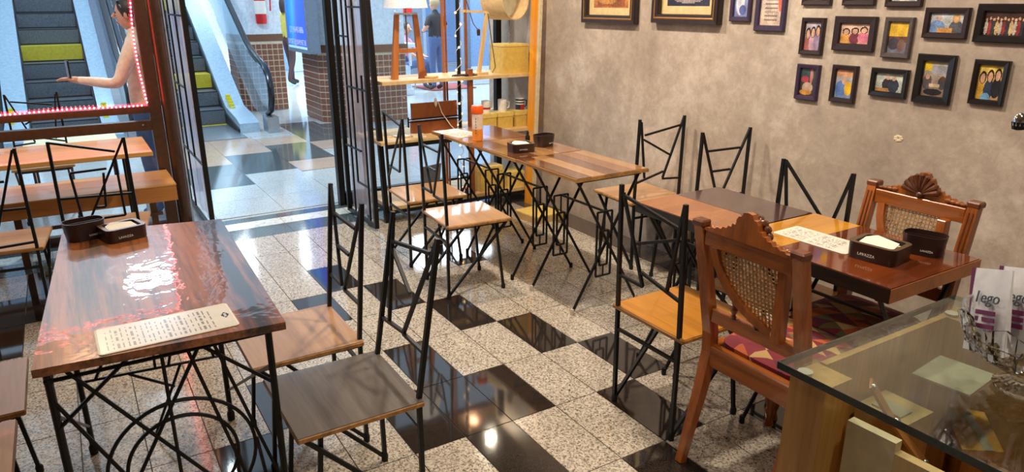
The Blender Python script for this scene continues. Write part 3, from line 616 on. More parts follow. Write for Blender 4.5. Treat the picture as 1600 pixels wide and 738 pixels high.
picture('dark frame with a grey haired man and blond woman at a table', 1.14, 1.325, 1.432, 1.557, .024, D, [('e', .22, .2, .25, .45, (110, 140, 185)), ('e', .25, .78, .09, .15, SK), ('e', .25, .9, .1, .1, (190, 190, 190)), ('e', .8, .2, .22, .45, (90, 90, 100)), ('e', .78, .75, .12, .22, (190, 150, 80)), ('e', .77, .72, .07, .13, SK), ('r', .25, .0, .7, .22, (206, 150, 80))], grad((170, 160, 150), (196, 206, 215)))
picture('large black frame with a crowd photo, upper right edge', 1.352, 1.56, 1.424, 1.573, .03, 'wood_black', sum([[('e', .06+.09*k, .3, .05, .3, [(190, 180, 170), (150, 60, 60), (60, 60, 70), (200, 170, 120)][k % 4]), ('e', .06+.09*k, .66+.04*(k % 2), .03, .07, SK)] for k in range(11)], []), (70, 50, 44), res=48)
picture('small violet black frame with a dark festive group, lower row leftmost', .529, .661, 1.105, 1.281, .022, V_, [('e', .3, .6, .25, .12, (170, 60, 70)), ('e', .7, .75, .1, .3, (200, 130, 120)), ('e', .5, .3, .35, .2, (186, 160, 140)), ('e', .4, .12, .4, .1, (200, 140, 60))], grad((70, 44, 40), (50, 80, 76)))
picture('small dark frame with people in blue and yellow, lower row second', .731, .865, 1.115, 1.291, .022, D, [('e', .3, .3, .3, .3, (90, 120, 180)), ('e', .75, .35, .22, .25, (226, 180, 40)), ('e', .5, .6, .15, .12, SK), ('r', 0, .75, 1, 1, (206, 150, 110))], grad((120, 140, 180), (190, 180, 170)))
picture('dark wide frame with a couple seated at a counter, lower row third', .934, 1.112, 1.165, 1.292, .024, 'wood_black', [('e', .42, .4, .18, .35, (50, 44, 46)), ('e', .66, .35, .2, .4, (50, 56, 70)), ('e', .43, .78, .07, .12, SK), ('e', .66, .76, .08, .13, SK), ('e', .66, .88, .08, .06, (180, 180, 180)), ('r', 0, 0, .5, .2, (170, 120, 70))], grad((170, 176, 170), (196, 200, 190)))
picture('large black upright frame with two people at a cafe table, lower row', 1.141, 1.305, 1.158, 1.366, .032, 'wood_black', [('r', 0, .75, .3, 1, (222, 190, 40)), ('r', .35, .65, .95, .9, (150, 150, 160)), ('e', .2, .4, .2, .22, (90, 80, 84)), ('e', .2, .56, .09, .08, SK), ('e', .85, .4, .18, .2, (70, 66, 70)), ('e', .85, .52, .08, .07, (90, 60, 50)), ('r', .3, .28, .75, .36, (196, 170, 140)), ('e', .5, .12, .4, .1, (40, 36, 38))], grad((120, 100, 90), (190, 180, 160)))
picture('black upright frame with three people arm in arm, lower row rightmost', 1.379, 1.513, 1.178, 1.357, .022, 'wood_black', folk(3, [(206, 160, 60), (50, 60, 80), (40, 40, 48)], hr=.12, hy=.66) + [('e', .42, .05, .2, .14, (110, 160, 200))], grad((180, 140, 90), (226, 196, 90)))

# ------------------------------------------------------------------ window table, bench, LED window
t = thing('window_table', 'long orange wood table in front of the LED window', 'table', (-2.0, -2.2, 0)); 
MB().box(-.295, .285, -1.1, .86, .722, .75, 0, .004).build('tabletop', 'wood_plank', t)
for x, y in ((-.07, .72), (.2, .72), (-.07, -.3), (.2, -.3), (.2, -1.0), (-.07, -1.0)): MB().bar((x, y, 0), (x, y, .724), .02).build('leg', 'black_metal', t)
for y in (.72, -.3): MB().bar((-.07, y, .2), (.2, y, .2), .014).build('stretcher', 'black_metal', t)
t = thing('window_bench', 'thick orange wood bench along the LED window', 'bench', (-2.35, -2.2, 0))
MB().box(-.25, .25, -1.1, 1.0, .445, .452).build('seat_board', 'wood_plank', t, False); MB().box(-.245, .247, -1.1, .997, .345, .444).build('front_board', 'wood_plank_edge', t, False)
for y in (.85, .1, -.8): MB().box(-.16, .16, y-.02, y+.02, 0, .345).build('leg', 'brown_metal', t, False)
MB().bar((.17, -1.0, .25), (.17, .9, .25), .02).build('stretcher', 'brown_metal', t)
XW = -2.66
t = struct(thing('window_1', 'brown metal window with glass pane edged by red light strip', 'window', (XW, -1.9, 0)), 'brown metal window with glass pane beside the entrance', 'window')
MB().box(-.03, .03, .655, .735, 0, 2.3).build('jamb', 'brown_metal', t, False); MB().box(-.04, .04, -1.6, .66, .855, .90).build('sill_bar', 'brown_metal', t, False)
MB().box(-.034, .036, -1.6, .654, .735, .80).build('lower_bar', 'brown_metal', t, False); MB().box(-.03, .03, -1.6, .66, 2.18, 2.28).build('head_bar', 'brown_metal', t, False)
MB().box(-.004, .004, -1.6, .655, .90, 2.18).build('pane', 'glass', t, False); MB().box(-.004, .004, -1.6, .655, .06, .735).build('pane', 'glass', t, False); MB().box(-.03, .03, -1.6, .66, 0, .06).build('bottom_bar', 'brown_metal', t, False)
MB().lathe([(.008, 0), (.008, .01)], n=8).build('bolt', 'screw', t).location = (.036, .60, .77)
led = thing('light_strip', 'glowing red light strip around the window pane', 'light strip', (XW+.04, -1.9, 0))
dots = MB(); k = 0; y = -1.6
while y < .63: dots.ball((0.02, y, .915+.004*math.sin(y*9)), .006, .006, .006, 6, 4); y += .026
z = .93
while z < 2.14: dots.ball((.02, .645-.02*math.sin((z-.93)/.7*PI), z), .006, .006, .006, 6, 4); z += .026
y = -1.6
while y < .6: dots.ball((.02, y, 2.14), .006, .006, .006, 6, 4); y += .026
dots.build('light_dots', 'led_core', led, True, kind='stuff')
MB().tube([(.012, -1.6, .912), (.012, .645, .912)] + [(.012, .645-.02*math.sin((q-.93)/.7*PI), q) for q in (.95, 1.1, 1.25, 1.4, 1.6, 1.8, 2.0)] + [(.012, .645, 2.145), (.012, -1.6, 2.145)], .0045, 6).build('light_tube', 'led_red', led)
t = thing('entrance_post', 'round brown post with pale stripe at the entrance edge', 'post', (XW+.02, -1.118, 0)); MB().lathe([(.045, 0), (.045, 2.3)], n=20).build('shaft', 'brown_metal', t)
MB().box(0, .012, .046, .056, 0, 2.3).build('stripe', 'pale_panel', t, False)

# folding grille leaves covered with clear plastic
def leaf(label, x0, x1, y, vbars, hbars, cells_):
    t = thing('grille_leaf', label, 'grille', (x0, y, 0), 0, 'folding grille leaves with clear plastic'); L_ = x1-x0
    for x in (.0, L_): MB().box(x-.014, x+.014, -.016, .016, .02, 2.25).build('stile', 'black_metal', t, False)
    for z in (.03, 2.24): MB().box(.014, L_-.014, -.012, .012, z-.012, z+.012).build('rail', 'black_metal', t, False)
    for x, z0, z1 in vbars: MB().bar((x*L_, 0, z0), (x*L_, 0, z1), .012).build('upright', 'black_metal', t)
    for a, b_, z in hbars: MB().bar((a*L_, 0, z), (b_*L_, 0, z), .012).build('crossbar', 'black_metal', t)
    s = MB(); n = 14
    for i in range(n):
        a, b_ = .02+(L_-.04)*i/n, .02+(L_-.04)*(i+1)/n; ya, yc = .022+.008*math.sin(i*1.7), .022+.008*math.sin((i+1)*1.7)
        s.add([(a, ya, .06), (b_, yc, .06), (b_, yc, 2.2), (a, ya, 2.2)], [(0, 1, 2, 3)])
    s.build('plastic_sheet', 'plastic_sheet', t, True); return t
leaf('black grille leaf wrapped in plastic, right side of the entrance', -2.36, -1.79, .04, [(.25, .05, 2.2), (.42, .3, 2.2), (.62, .9, 2.2), (.8, .05, 1.1)], [(0, .42, 1.35), (.42, 1, 1.55), (0, .62, .55), (.25, 1, 1.0), (.42, .8, .3), (0, .42, 1.9)], None)
leaf('black grille leaf wrapped in plastic, left side of the entrance', -3.35, -2.3, -.985, [(.3, .05, 2.2), (.6, .5, 2.2)], [(0, .6, 1.0), (.3, 1, 1.5), (0, 1, .5)], None)

# ------------------------------------------------------------------ display window beside the wall
t = thing('display_rack', 'black and orange framed display rack with two wooden shelves', 'shelf', (-2.0, .8, 0))
MB().box(-.30, .12, -.62, .675, 1.022, 1.046).build('shelf_board', 'wood_pale', t, False); MB().box(-.40, .14, -.66, .675, .60, .622).build('shelf_board', 'wood_pale', t, False); MB().box(-.40, .10, -.60, .675, .10, .13).build('shelf_board', 'wood_pale', t, False)
MB().bar((.05, -.615, 0), (.05, -.69, 2.3), .035).build('post', 'black_metal', t); MB().bar((-.36, -.60, 0), (-.36, -.66, 2.3), .03).build('post', 'black_metal', t)
MB().bar((-.37, .60, 0), (-.37, .61, 2.3), .05).build('post', 'black_metal', t); MB().bar((.10, -.60, .09), (.10, .66, .09), .025).build('rail', 'black_metal', t); MB().bar((.13, -.62, .59), (.13, -.1, .59), .03).build('rail', 'black_metal', t)
MB().bar((-.38, -.60, .09), (.10, -.60, .09), .025).build('rail', 'black_metal', t)
t = thing('orange_board', 'bright orange leaning board at the end of the cement wall', 'board', (-1.83, 1.40, 0)); 
def slab(pts0, pts1): return MB().rings([[(x, y, 0) for x, y in pts0], [(x, y, 2.3) for x, y in pts1]])
slab([(-.05, -.035), (.045, -.03), (.05, -.01), (-.045, .02)], [(-.02, .03), (.075, .03), (.08, .05), (-.015, .075)]).build('board', 'wood_orange_post', t, False)
slab([(.046, -.03), (.075, -.03), (.075, -.01), (.051, -.01)], [(.076, .03), (.105, .03), (.105, .05), (.081, .05)]).build('pale_edge', 'pale_board', t, False)
t = struct(thing('window_2', '', '', (-2.62, .8, 0)), 'clear shop window behind the display rack', 'window'); MB().box(-.004, .004, -.72, .69, .1, 2.3).build('pane', 'glass', t, False); MB().box(-.03, .03, -.76, -.71, 0, 2.3).build('jamb', 'black_metal', t, False); MB().box(-.03, .03, -.72, .69, 0, .1).build('sill', 'black_metal', t, False)
# tapered wooden lamp
Z1 = 1.046
t = thing('wood_lamp', 'table lamp on tapered H-shaped wooden legs with white shade', 'lamp', (-2.0, .435, Z1))
for s in (-1, 1): MB().prism([(s*.135, 0), (s*.085, 0), (s*.055, .45), (s*.085, .45)], 'x', -.015, .015).build('leg', 'wood_lamp', t, False)
MB().prism([(-.10, .20), (-.06, .185), (.06, .185), (.10, .20), (.10, .235), (.06, .215), (-.06, .215), (-.10, .235)], 'x', -.012, .012).build('crossbar', 'wood_lamp', t, False)
MB().rod((0, 0, .20), (0, 0, .50), .006).build('stem', 'steel', t); MB().bar((0, -.085, .455), (0, .085, .455), .014).build('top_bar', 'white_paint', t)
MB().lathe([(.16, .495), (.12, .70)], n=24, cap=False).build('shade', 'white_shade', t)
# articulated lamp
t = thing('desk_lamp', 'pale wooden articulated desk lamp with black cable on the shelf', 'lamp', (-2.0, 1.0, Z1))
MB().bar((0, .02, 0), (0, .10, .46), .026).build('arm', 'wood_pale', t); MB().bar((0, .10, .46), (0, -.12, .47), .018).build('forearm', 'wood_pale', t); MB().box(-.05, .05, -.04, .08, 0, .018).build('base', 'wood_pale', t, False)
MB().tube([(.015, .10, .45), (.015, .13, .25), (.015, .16, .05), (.02, .13, .01)], .003, 6).build('cable', 'cord_black', t); MB().tube([(0, -.08, .56), (0, -.02, .38), (0, .02, .33)], .003, 6).build('chain', 'brown_metal', t); MB().lathe([(.012, .29), (.014, .33), (.006, .34)], (0, .025, 0), 10).build('socket', 'brown_metal', t)
MB().ball((0, -.09, .57), .02, .02, .02).build('joint', 'wood_lamp', t); MB().rod((0, -.085, 0), (0, -.085, .56), .010).build('upright', 'wood_rust', t)
# drum lamp
t = thing('drum_lamp', 'lamp with big veneer drum shade on a square wooden block', 'lamp', (-2.02, 1.31, Z1))
MB().box(-.10, .10, -.115, .115, 0, .21).build('block', 'yellow_box', t, False); MB().box(-.103, .103, -.118, .118, .205, .222).build('block_lid', 'yellow_lid', t, False)
MB().rod((0, 0, .22), (0, 0, .42), .006).build('stem', 'steel', t)
AX, AY = .94, .34
def ringo(d, r): return [(d*AX-AY*r*math.cos(2*PI*k/36), d*AY+AX*r*math.cos(2*PI*k/36)-.03, .565+r*math.sin(2*PI*k/36)) for k in range(36)]
MB().rings([ringo(-.12, .165), ringo(.10, .165), ringo(.10, .158), ringo(-.12, .158)], False, 0, True).build('shade', 'drum_shade', t); MB().rings([ringo(-.02, .157), ringo(-.016, .157)]).build('diffuser', 'drum_inner', t)
# light string post
t = thing('string_lights', 'black post wrapped in tiny warm string lights', 'string lights', (-2.05, .875, 0)); MB().lathe([(.014, .62), (.014, 2.2)], n=10).build('post', 'black_metal', t)
sp = [(.022*math.cos(k*.55), .022*math.sin(k*.55), .16+k*.012) for k in range(165)]; MB().tube(sp, .0022, 4).build('wire', 'cord_white', t)
for k in range(0, 165, 7): MB().ball(sp[k], .0075, .0075, .0075, 6, 4).build('bulb', 'bulb_warm', t)
t = thing('wood_rod', 'slim wooden double rod standing behind the display shelf', 'rod', (-2.28, .86, 0)); MB().bar((0, 0, .13), (0, 0, 2.2), .018).build('rod', 'wood_lamp', t); MB().bar((0, .025, .13), (0, .025, 2.2), .012).build('thin_rod', 'wood_rust', t)
t = thing('rust_post', 'reddish wooden post rising from the lower display level', 'post', (-1.92, .90, 0)); MB().bar((0, 0, .13), (0, 0, 1.10), .034).build('post', 'wood_rust', t); MB().box(-.025, .025, -.025, .025, .622, .65).build('collar', 'wood_lamp', t, False)
t = thing('folding_board', 'brown wooden backrest board with black strap behind the tables', 'board', (-2.06, .66, .622)); 
MB().box(-.012, .012, -.19, .19, .11, .235).build('upper_board', 'wood_rust', t, False); MB().box(-.012, .012, -.20, .19, 0, .105).build('lower_board', 'wood_rust', t, False)
for z in (.098, .118, ): MB().bar((.016, -.225, z), (.016, .215, z), .008).build('strap', 'black_metal', t)
for y in (-.225, .215): MB().bar((.016, y, .06), (.016, y, .135), .01).build('strap_end', 'black_metal', t)
MB().tube([(.03, .02, .24), (.03, .05, .15), (.03, .12, .05), (.03, .17, .0)], .004, 6).build('cord', 'cord_white', t); MB().ball((.03, .0, .235), .012, .012, .035).build('cord_tassel', 'cord_white', t)
# boxes with mugs
for k, (y, lab, mm) in enumerate(((1.07, 'left', 0), (1.22, 'middle', 1), (1.385, 'right', 2))):
    t = thing('gift_box', 'yellow lidded box under a mug on the display, %s of three' % lab, 'box', (-2.0, y, .622), 0, 'yellow boxes with mugs'); h = .125
    MB().box(-.065, .065, -.068, .068, 0, h-.03).build('body', 'yellow_box', t, False); MB().box(-.068, .068, -.071, .071, h-.032, h).build('lid', 'yellow_lid', t, False)
    t = thing('mug', ['white mug with red band on the left box', 'plain white mug on the middle box', 'mug with navy, white and red stripes on the right box'][k], 'mug', (-2.0, y+.01, .622+h), 0, 'mugs on yellow boxes')
    MB().lathe([(.034, 0), (.036, .005), (.036, .095), (.032, .095), (.031, .008)], n=20).build('body', 'mug_white', t)
    MB().tube([(0, .034, .02), (0, .062, .03), (0, .064, .07), (0, .034, .08)], .005, 6).build('handle', 'mug_white' if k < 2 else 'mug_navy', t)
    for (z0, z1, mt) in ([(.03, .045, 'mug_red')], [], [(.075, .088, 'mug_navy'), (.055, .065, 'mug_navy'), (.004, .045, 'mug_navy')])[k]: MB().lathe([(.0366, z0), (.0366, z1)], n=20, cap=False).build('stripe', mt, t)
    if k == 2: MB().box(.0365, .038, -.018, .018, .008, .045).build('patch', 'mug_red', t, False)
for (y, x, wd, dp, h, lab, mt) in ((1.08, -1.98, .2, .12, .20, 'yellow wooden box on the bottom display shelf', 'yellow_box'), (1.30, -1.98, .16, .14, .13, 'flat yellow box on the bottom display shelf by the wall', 'yellow_lid')):
    t = thing('wooden_box', lab, 'box', (x, y, .13)); MB().box(-dp/2, dp/2, -wd/2, wd/2, 0, h*.8).build('body', mt, t, False); MB().box(-dp/2-.003, dp/2+.003, -wd/2-.003, wd/2+.003, h*.8, h).build('lid', 'yellow_lid', t, False)
for k in range(3):
    y = .30+k*.12; t = thing('paper_stack', 'loose papers and cardboard on the lower display shelf, %s of three piles' % ['left', 'middle', 'right'][k], 'paper', (-2.05+.03*(k % 3), y-.05, .622+.0), .3*math.sin(k*2.1))
    MB().box(-.06, .06, -.05, .05, 0, .005).build('sheet', ['paper', 'cardboard', 'paper', 'wood_rust', 'paper', 'cardboard'][k], t, False); MB().box(-.05, .05, -.055, .045, .005, .010).build('sheet', ['cardboard', 'paper', 'pale_board', 'paper', 'cardboard', 'paper'][k], t, False)
t = thing('cable_coil', 'black cable coil lying on the display shelf', 'cable', (-1.96, .88, Z1)); MB().tube([(.03*math.cos(a*.6)*(1+.02*a), .06*math.sin(a*.6)*(1+.03*a), .006+.002*math.sin(a)) for a in range(30)], .004, 6).build('cable', 'cord_black', t); MB().box(.02, .05, -.02, .02, 0, .015).build('plug', 'cord_black', t, False)
t = thing('wooden_lid_tray', 'round wooden disc and offcuts beside the tapered lamp', 'tray', (-1.97, .60, Z1)); MB().lathe([(.05, 0), (.055, .004), (.055, .014), (.05, .018)], n=20).build('disc', 'wood_pale', t); MB().prism([(-.10, 0), (-.03, 0), (-.04, .06), (-.09, .045)], 'x', -.008, .008).build('offcut', 'wood_rust', t, False)
t = thing('cardboard_box', 'low open cardboard box on the floor by the wall end', 'box', (-1.45, 1.22, 0), .1); MB().box(-.14, .14, -.13, .13, 0, .05).build('body', 'cardboard', t, False); MB().box(-.135, .135, -.125, .125, .05, .055).build('flap', 'yellow_lid', t, False)
for k, (y, lab) in enumerate(((.72, 'left'), (.83, 'right'))):
    t = thing('slipper', 'orange and black sandal on the bottom display shelf, %s' % lab, 'sandal', (-1.98, y, .13), .4, 'sandals on display'); MB().prism(rrect(.20, .075, .035), 'z', 0, .018).build('sole', 'black_metal', t); MB().tube([(.03, -.036, .015), (.035, -.02, .05), (.035, .02, .05), (.03, .036, .015)], .016, 8, flat=(1, .4)).build('strap', 'orange_plastic', t)
t = thing('grey_panel', 'grey slanted card standing on the bottom display shelf', 'card', (-2.05, .62, .13), .3); MB().add([(-.03, -.09, 0), (-.03, .09, 0), (.03, .07, .25), (.03, -.12, .25), (-.038, -.09, 0), (-.038, .09, 0), (.022, .07, .25), (.022, -.12, .25)], [(0, 1, 2, 3), (7, 6, 5, 4), (0, 4, 5, 1), (1, 5, 6, 2), (2, 6, 7, 3), (3, 7, 4, 0)]).build('panel', 'grey_panel', t, False); MB().box(-.06, .03, -.09, .09, 0, .008).build('foot', 'grey_panel', t, False)

# ------------------------------------------------------------------ glass counter at lower right
t = thing('glass_counter', 'wooden display counter with thick glass top, lower right corner', 'counter', (2.2, -.7, 0))
MB().box(0, 1.6, .03, .63, .936, .950).build('glass_top', 'counter_glass', t, False)
MB().box(-.001, 1.6, .0295, .0305, .936, .950).build('glass_edge', 'glass_edge', t, False); MB().box(-.001, .001, .03, .63, .936, .950).build('glass_edge', 'glass_edge', t, False)
def leg4(x, y, dx, dy, w_=.075):
    return MB().add([(x+dx-w_/2, y+dy-w_/2, 0), (x+dx+w_/2, y+dy-w_/2, 0), (x+dx+w_/2, y+dy+w_/2, 0), (x+dx-w_/2, y+dy+w_/2, 0), (x-w_/2, y-w_/2, .93), (x+w_/2, y-w_/2, .93), (x+w_/2, y+w_/2, .93), (x-w_/2, y+w_/2, .93)], [(3, 2, 1, 0), (4, 5, 6, 7), (0, 1, 5, 4), (1, 2, 6, 5), (2, 3, 7, 6), (3, 0, 4, 7)])
for x, y, dx in ((.055, .085, -.02), (.055, .58, -.02), (1.5, .085, 0), (1.5, .58, 0)):
    l = leg4(x, y, dx, 0).build('leg', 'wood_oak', t, False); MB().lathe([(.012, .929), (.014, .936)], (x-.02, y-.02, 0), 10).build('glass_pad', 'pale_cap', l)
MB().box(.10, 1.5, .06, .085, .80, .86).build('front_rail', 'wood_oak', t, False) if False else None
MB().box(.10, 1.5, .10, .60, .60, .62).build('inner_shelf', 'wood_plank_edge', t, False)
MB().box(.02, .034, .13, .545, .56, .93).build('side_board', 'wood_oak', t, False); MB().box(.10, 1.5, .585, .605, .60, .93).build('back_board', 'wood_oak', t, False)
strap = MB().tube([(.09, .19, .90), (.13, .215, .83), (.19, .25, .75), (.26, .29, .635)], .030, 4, flat=(1, .12), rot=PI/4).build('brace_strap', 'stain_orange', t, False)
for q in ((.10, .185, .898), (.14, .21, .838), (.19, .24, .765)): MB().ball(q, .007, .007, .006).build('screw', 'screw', strap)
t = thing('pale_board', 'pale wooden board leaning inside the counter', 'board', (2.31, -.60, .62), .05); MB().box(0, .09, 0, .02, 0, .24).build('board', 'pale_board', t, False); MB().box(.09, .26, 0, .02, 0, .22).build('board_half', 'wood_pale', t, False)
t = thing('paper_tag', 'grey card tag lying inside the counter', 'card', (2.27, -.33, .855), .1); MB().box(0, .11, 0, .13, 0, .004).build('card', 'tag_card', t, False); MB().box(.03, .08, .03, .10, -.235, .0).build('stand', 'wood_oak', t, False)
t = thing('resin_board', 'amber and grey resin cutting board inside the counter', 'board', (2.40, -.35, .62), .75); MB().prism([(0, 0), (.075, .01), (.085, .16), (.01, .17)], 'z', .12, .14).build('board', 'wood_resin', t, False); MB().prism([(.04, .005), (.058, .008), (.056, .164), (.040, .165)], 'z', .1402, .1415).build('resin_band', 'tag_card', t, False); MB().box(.015, .06, .03, .14, 0, .12).build('stand', 'wood_oak', t, False)
t = thing('brown_box', 'brown box lying inside the counter near its corner', 'box', (2.245, -.47, .62), .0); MB().box(0, .10, 0, .10, 0, .20).build('body', 'cardboard', t, False); MB().box(.02, .08, .02, .06, .20, .204).build('label', 'tag_card', t, False)
# crystal bowl with pouches
t = thing('crystal_bowl', 'cut crystal footed bowl on the glass counter', 'bowl', (2.49, -.395, .950)); 
prof = [(.042, 0), (.046, .008), (.022, .02), (.020, .032), (.05, .042), (.085, .065), (.105, .10), (.112, .13), (.106, .13), (.098, .10), (.078, .07), (.04, .050)]
bw = MB(); n = 40
bw.rings([[(r*(1+.05*(k % 2))*math.cos(2*PI*k/n), r*(1+.05*(k % 2))*math.sin(2*PI*k/n), z+(.008*math.cos(8*2*PI*k/n) if z > .12 else 0)) for k in range(n)] for r, z in prof]).build('bowl', 'crystal', t, False)
for k in range(14):
    a = 2*PI*k/14; MB().ball((.092*math.cos(a), .092*math.sin(a), .085), .012, .012, .02, 6, 4).build('cut_facet', 'crystal', t, False)
for k, (dx, dy, dz, tilt, lab) in enumerate(((-.045, -.035, .0, -.30, 'nearest'), (-.018, .0, .004, -.28, 'second'), (.008, .03, .006, -.25, 'third'), (.04, .05, -.0, -.2, 'rightmost'))):
    t = thing('coffee_pouch', 'white and purple pouch standing in the crystal bowl, %s' % lab, 'pouch', (2.48+dx, -.395+dy, 1.005+dz), 0, 'pouches in the crystal bowl'); t.rotation_euler = (-.12, tilt, -.5); t.scale = (1.08, 1.08, .98)
    MB().add([(-.045, -.006, 0), (.045, -.006, 0), (.042, -.001, .15), (-.042, -.001, .15), (-.045, .006, 0), (.045, .006, 0), (.042, .001, .15), (-.042, .001, .15), (0, -.016, .06), (0, .016, .06)], [(0, 1, 8), (1, 2, 8), (2, 3, 8), (3, 0, 8), (5, 4, 9), (6, 5, 9), (7, 6, 9), (4, 7, 9), (0, 4, 5, 1), (1, 5, 6, 2), (2, 6, 7, 3), (3, 7, 4, 0)]).build('pouch', 'pouch_white', t)
    MB().box(-.047, -.040, -.0035, .0035, .0, .15).build('side_band', 'pouch_purple', t, False)
    for q in range(3): MB().box(-.012, .03, -.0150, -.0125, .068-.012*q, .076-.012*q).build('printed_bar', 'pouch_purple', t, False)
    text_mesh('1ego', .030, 'sign_ink', t, (.008, -.0125, .098), (PI/2-.16, 0, 0))
TAP = (2.355, -.30, 1.386)
t = thing('chrome_lamp', 'small chrome lamp head cut by the right edge of the photo', 'lamp', TAP)
MB().ball((0, 0, .0), .012, .012, .016, 12, 8).build('head', 'chrome', t); MB().tube([(.004, .003, .004), (.10, .04, .03), (.20, .05, -.02), (.22, .05, .95-TAP[2])], .006, 8).build('arm', 'chrome', t); MB().lathe([(.010, -.013), (.0125, .0)], n=10).build('ring', 'rubber', t)

# ------------------------------------------------------------------ escalators
def escalator(label, ys0, ys1, right, left, x0=-7.25, yellow=(2, 6)):
    t = thing('escalator', label, 'escalator', (x0, (ys0+ys1)/2, 0), 0, 'mall escalators'); cy = (ys0+ys1)/2; hw = (ys1-ys0)/2
    MB().box(-.05, 1.1, -hw-.02, hw+.02, 0, .012).build('landing_plate', 'steel', t, False)
    MB().box(-.09, -.03, -hw, hw, 0, .016).build('comb_plate', 'yellow_paint', t, False)
    for k in range(13):
        xa = -.10-k*.36; z = .205*(k+1)
        s = MB(); s.box(xa-.40, xa, -hw, hw, z-.205+.01, z).build('step', 'yellow_paint' if k in yellow else 'escalator_step', t, False)
        if k not in yellow: MB().box(xa-.03, xa+.002, -hw, hw, z-.010, z+.002).build('step_edge', 'escalator_gap', t, False)
        MB().box(xa-.02, xa+.0015, -hw, hw, z-.206, z-.186).build('step_gap', 'escalator_gap', t, False)
    sl = .205/.36
    for side, wid in ((1, right), (-1, left)):
        if not wid: continue
        s0, s1 = (hw, hw+wid) if side > 0 else (-hw-wid, -hw)
        prof = [(.70, 0), (.70, .05), (-.10, .16), (-4.7, .16+4.6*sl), (-4.7, 4.6*sl-.2), (-.5, 0)]
        MB().prism([(a, c) for a, c in prof], 'y', s0, s0+.03 if side > 0 else s1).build('skirt_panel', 'escalator_gap', t, False)
        d0, d1 = (s0+.02, s0+wid*.62) if side > 0 else (s1-wid*.62, s1-.02)
        deck = [(.72, .0), (.72, .12), (.50, .17), (.25, .20), (-.10, .24), (-4.7, .24+4.6*sl), (-4.7, 4.6*sl-.3), (-.3, 0)]
        MB().prism(deck, 'y', d0, d1).build('deck', 'escalator_white', t, False)
        yc = side*(hw+wid*.93)
        rail = [(.70, .22), (.86, .28), (.95, .42), (.96, .58), (.90, .72), (.74, .82), (.40, .90), (.1, .98), (-.15, 1.08), (-4.7, 1.10+4.55*sl)]
        MB().prism([(a-.03, c-.03) for a, c in rail] + [(-4.7, .2+4.6*sl), (-.10, .2), (.2, .18), (.7, .10)], 'y', yc-.008, yc+.008).build('balustrade_panel', 'balustrade_glass', t, False)
        MB().tube([(a, yc, c) for a, c in rail], .05, 10, flat=(.8, .6)).build('handrail', 'handrail_black', t); MB().tube([(a-.055, yc, c-.05) for a, c in rail[2:]], .022, 8).build('rail_guide', 'chrome', t)
        MB().box(.66, .92, yc-.07, yc+.07, 0, .20).build('newel_base', 'steel', t, False)
        for q in range(5): MB().box(-.02-q*.06, .02-q*.06, d0+.04, d0+.10, .222+.028*q, .246+.034*q).build('warning_sticker', 'yellow_clear', t, False)
    return t
escalator('escalator with yellow step rising beyond the open doorway, centre', -.66, .06, .42, .34, yellow=(2, 7))
escalator('escalator with yellow step seen through the red lit window, left', -2.13, -1.43, .34, .42, yellow=(4, 9))

# ------------------------------------------------------------------ tiled mall columns
def column(label, x, y, hx, hy, tilez, chamf, group='mall columns clad in small tiles'):
    t = thing('mall_column', label, 'column', (x, y, 0), 0, group)
    c = chamf; poly = [(-hx, -hy), (hx-c, -hy), (hx, -hy+c), (hx, hy), (-hx, hy)]
    MB().prism(poly, 'z', 0, tilez).build('core', 'tile_grout', t, False)
    MB().prism([(a*1.03, b_*1.03) for a, b_ in poly], 'z', tilez, tilez+.10).build('band', 'brown_band', t, False); MB().prism(poly, 'z', tilez+.10, 3.6).build('shaft', 'white_paint', t, False)
    p = .082; proto = None
    sides = [((-hx, -hy), (hx-c, -hy)), ((hx-c, -hy), (hx, -hy+c)), ((hx, -hy+c), (hx, hy))]; cnt = 0
    rest = MB()
    for (a, b_) in sides:
        d = Vector((b_[0]-a[0], b_[1]-a[1], 0)); n_ = max(1, round(d.length/p)); ang = math.atan2(d.y, d.x); st = d/n_
        for i in range(n_):
            for j in range(int(tilez/p)):
                pos = Vector((a[0], a[1], 0))+st*(i+.5)+Vector((0, 0, (j+.5)*p))
                if proto is None:
                    proto = MB().box(-p/2+.007, p/2-.007, -.006, .004, -p/2+.007, p/2-.007).build('tile', 'tile_red', t, False); proto.location = pos; proto.rotation_euler = (0, 0, ang)
                elif cnt < 296: share(proto, 'tile', pos, t, (0, 0, ang))
                cnt += 1
    return t
column('tiled white column with advertising box beside the walkway', -7.0, 1.78, .55, .55, .93, .38)
column('tiled white column with fire extinguisher behind the escalator', -8.75, .86, .35, .33, 1.02, .18)
t = thing('fire_extinguisher', 'red fire extinguisher hung on the white column', 'extinguisher', (-8.335, .90, 1.27)); MB().lathe([(.07, 0), (.078, .02), (.078, .40), (.05, .46), (.02, .48)], n=18).build('cylinder', 'red_paint', t); MB().lathe([(.0785, .14), (.0785, .32)], n=18, cap=False).build('label_band', 'paper', t)
MB().tube([(.03, .02, .47), (.05, .10, .48), (.05, .14, .35), (.05, .13, .18)], .012, 8).build('hose', 'red_paint', t); MB().box(-.02, .05, -.03, .03, .47, .52).build('valve', 'black_metal', t, False)
